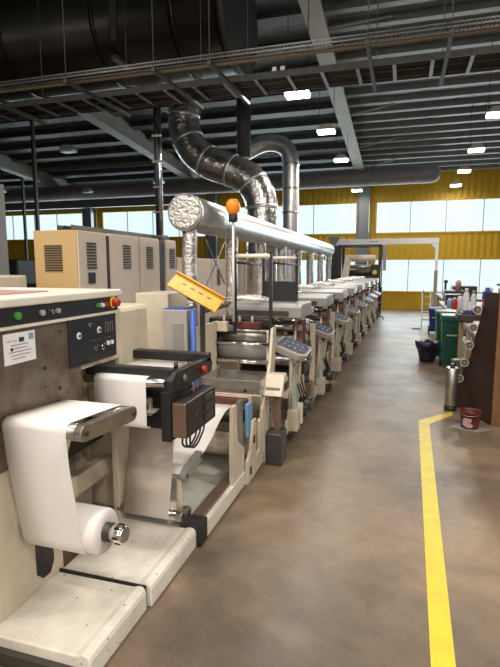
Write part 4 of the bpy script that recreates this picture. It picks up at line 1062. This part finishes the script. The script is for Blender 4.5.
for (x, y) in ((.87, 7.82), (.98, 7.82), (1.09, 7.82), (.87, 7.96), (.98, 7.97), (1.09, 7.95), (.93, 8.1)):
    MB_ = MB().tube([(x, y, .86), (x, y, .98+.02*(k % 3))], .045, 14)
    solid('dark_roll', MB_, [M['black'], M['cloth_blue'], M['grey_pl']][k % 3], '%s roll in the dark crate on the near bench' % ['front black', 'front dark blue', 'front grey', 'black middle', 'dark blue middle', 'grey middle', 'rearmost black'][k], 'roll', 'rolls in the crate'); k += 1
def bottle(x, y, z, r, h, m, capm, label, name='bottle'):
    g = thing(name, label, 'bottle', (x, y, z), 'bottles on the benches')
    MB().lathe([(0, 0), (r*.95, 0), (r, .01), (r, h*.76), (r*.85, h*.84), (r*.5, h*.88), (r*.5, h*.92)], (x, y, z), 18).build('bottle_body', m, g)
    MB().lathe([(r*.55, 0), (r*.55, h*.1), (0, h*.1)], (x, y, z+h*.9), 14).build('cap', capm, g)
    return g
g = thing('solvent_can', 'tall red can with a blue top behind the dark rack', 'can', (1.11, 7.4, .84))
MB().lathe([(0, 0), (.055, 0), (.058, .01), (.058, .40), (.05, .41), (0, .41)], (1.11, 7.4, .84), 20).build('can_body', M['red'], g)
MB().lathe([(.060, 0), (.060, .10), (.03, .12), (.03, .16), (0, .16)], (1.11, 7.4, 1.20), 20).build('blue_top', M['blue'], g)
for z in (1.02, 1.12): MB().lathe([(.0585, 0), (.0595, .005), (.0595, .03), (.0585, .035)], (1.11, 7.4, z), 20).build('label_band', M['pink'], g)
bottle(.95, 8.26, .84, .045, .47, M['white_pl'], M['white_pl'], 'tall white bottle behind the dark crate on the near bench')
bottle(1.05, 8.22, .84, .040, .44, M['white_pl'], M['light_grey'], 'second white bottle right of the tall one behind the crate')
bottle(1.23, 7.9, .84, .050, .50, M['plywood'], M['white_pl'], 'tall straw coloured jar right of the dark crate')
bottle(1.33, 7.75, .84, .050, .50, M['plywood'], M['grey_pl'], 'straw coloured jar nearest the red can')
bottle(.95, 10.0, .84, .05, .22, M['red'], M['white_pl'], 'small red bottle at the near end of the long bench')
bottle(1.06, 10.1, .84, .05, .28, M['white_pl'], M['red'], 'small white bottle with a red cap on the long bench')
bottle(.90, 10.4, .84, .05, .18, M['lightblue'], M['white_pl'], 'small light blue bottle on the long bench')
bottle(1.18, 10.3, .84, .06, .26, M['redbrown'], M['black'], 'dark red bottle on the long bench beside the white one')
solid('pale_tub', MB().lathe([(0, 0), (.07, 0), (.08, .12), (.085, .12), (.085, .14), (0, .14)], (1.02, 10.8, .84), 18), M['white_pl'], 'pale lidded tub in the middle of the long bench', 'tub')
solid('purple_box', MB().box(.88, 1.2, 11.1, 11.4, .84, 1.06), M['bag'], 'dark purple box in the middle of the long bench', 'box', None, .01)
solid('tool_pouch', MB().box(1.0, 1.3, 11.7, 12.1, .84, 1.04), M['cloth_blue'], 'dark blue pouch at the far end of the long bench', 'pouch', None, .03)
solid('dark_case', MB().box(1.02, 1.5, 13.3, 13.9, .84, 1.04), M['black'], 'black case on the farthest bench', 'case', None, .02)
solid('dark_case', MB().box(1.3, 1.9, 14.3, 15.0, .84, 1.12), M['rack_dark'], 'dark brown case behind the black one on the farthest bench', 'case', None, .02)
solid('pink_bottle', MB().lathe([(0, 0), (.07, 0), (.07, .2), (.03, .26), (0, .27)], (1.35, 13.5, 1.04), 14), M['pink'], 'pinkish bottle standing on the black case', 'bottle')
solid('microscope', MB().box(1.1, 1.3, 15.2, 15.4, .84, .90).box(1.16, 1.22, 15.3, 15.38, .90, 1.25).box(1.14, 1.24, 15.18, 15.38, 1.17, 1.25), M['black'], 'small black stand with a head on the farthest bench', 'tool', None, .01)
# folded pale trolley by the gantry post
g = thing('folding_ladder', 'pale green folding ladder leaning near the foot of the gantry post', 'ladder', (.50, 14.3, 0))
for s in (0, .35):
    MB().prism([(13.9, 0), (13.97, 0), (14.35, 1.0), (14.29, 1.0)], 'x', .52+s*.6, .55+s*.6).build('rail', M['palegreen'], g, .004)
for z in (.2, .4, .6, .8): MB().box(.54, .74, 13.95+z*.38, 14.02+z*.38, z, z+.03).build('rung', M['light_grey'], g)
MB().prism([(14.6, 0), (14.65, 0), (14.35, 1.0), (14.30, 1.0)], 'x', .54, .57).build('rear_leg', M['light_grey'], g, .004)
solid('foot_bar', MB().box(.28, .50, 13.7, 13.76, .0, .035), M['grey_pl'], 'low grey foot bar on the floor left of the pale ladder', 'foot bar', None, .01)
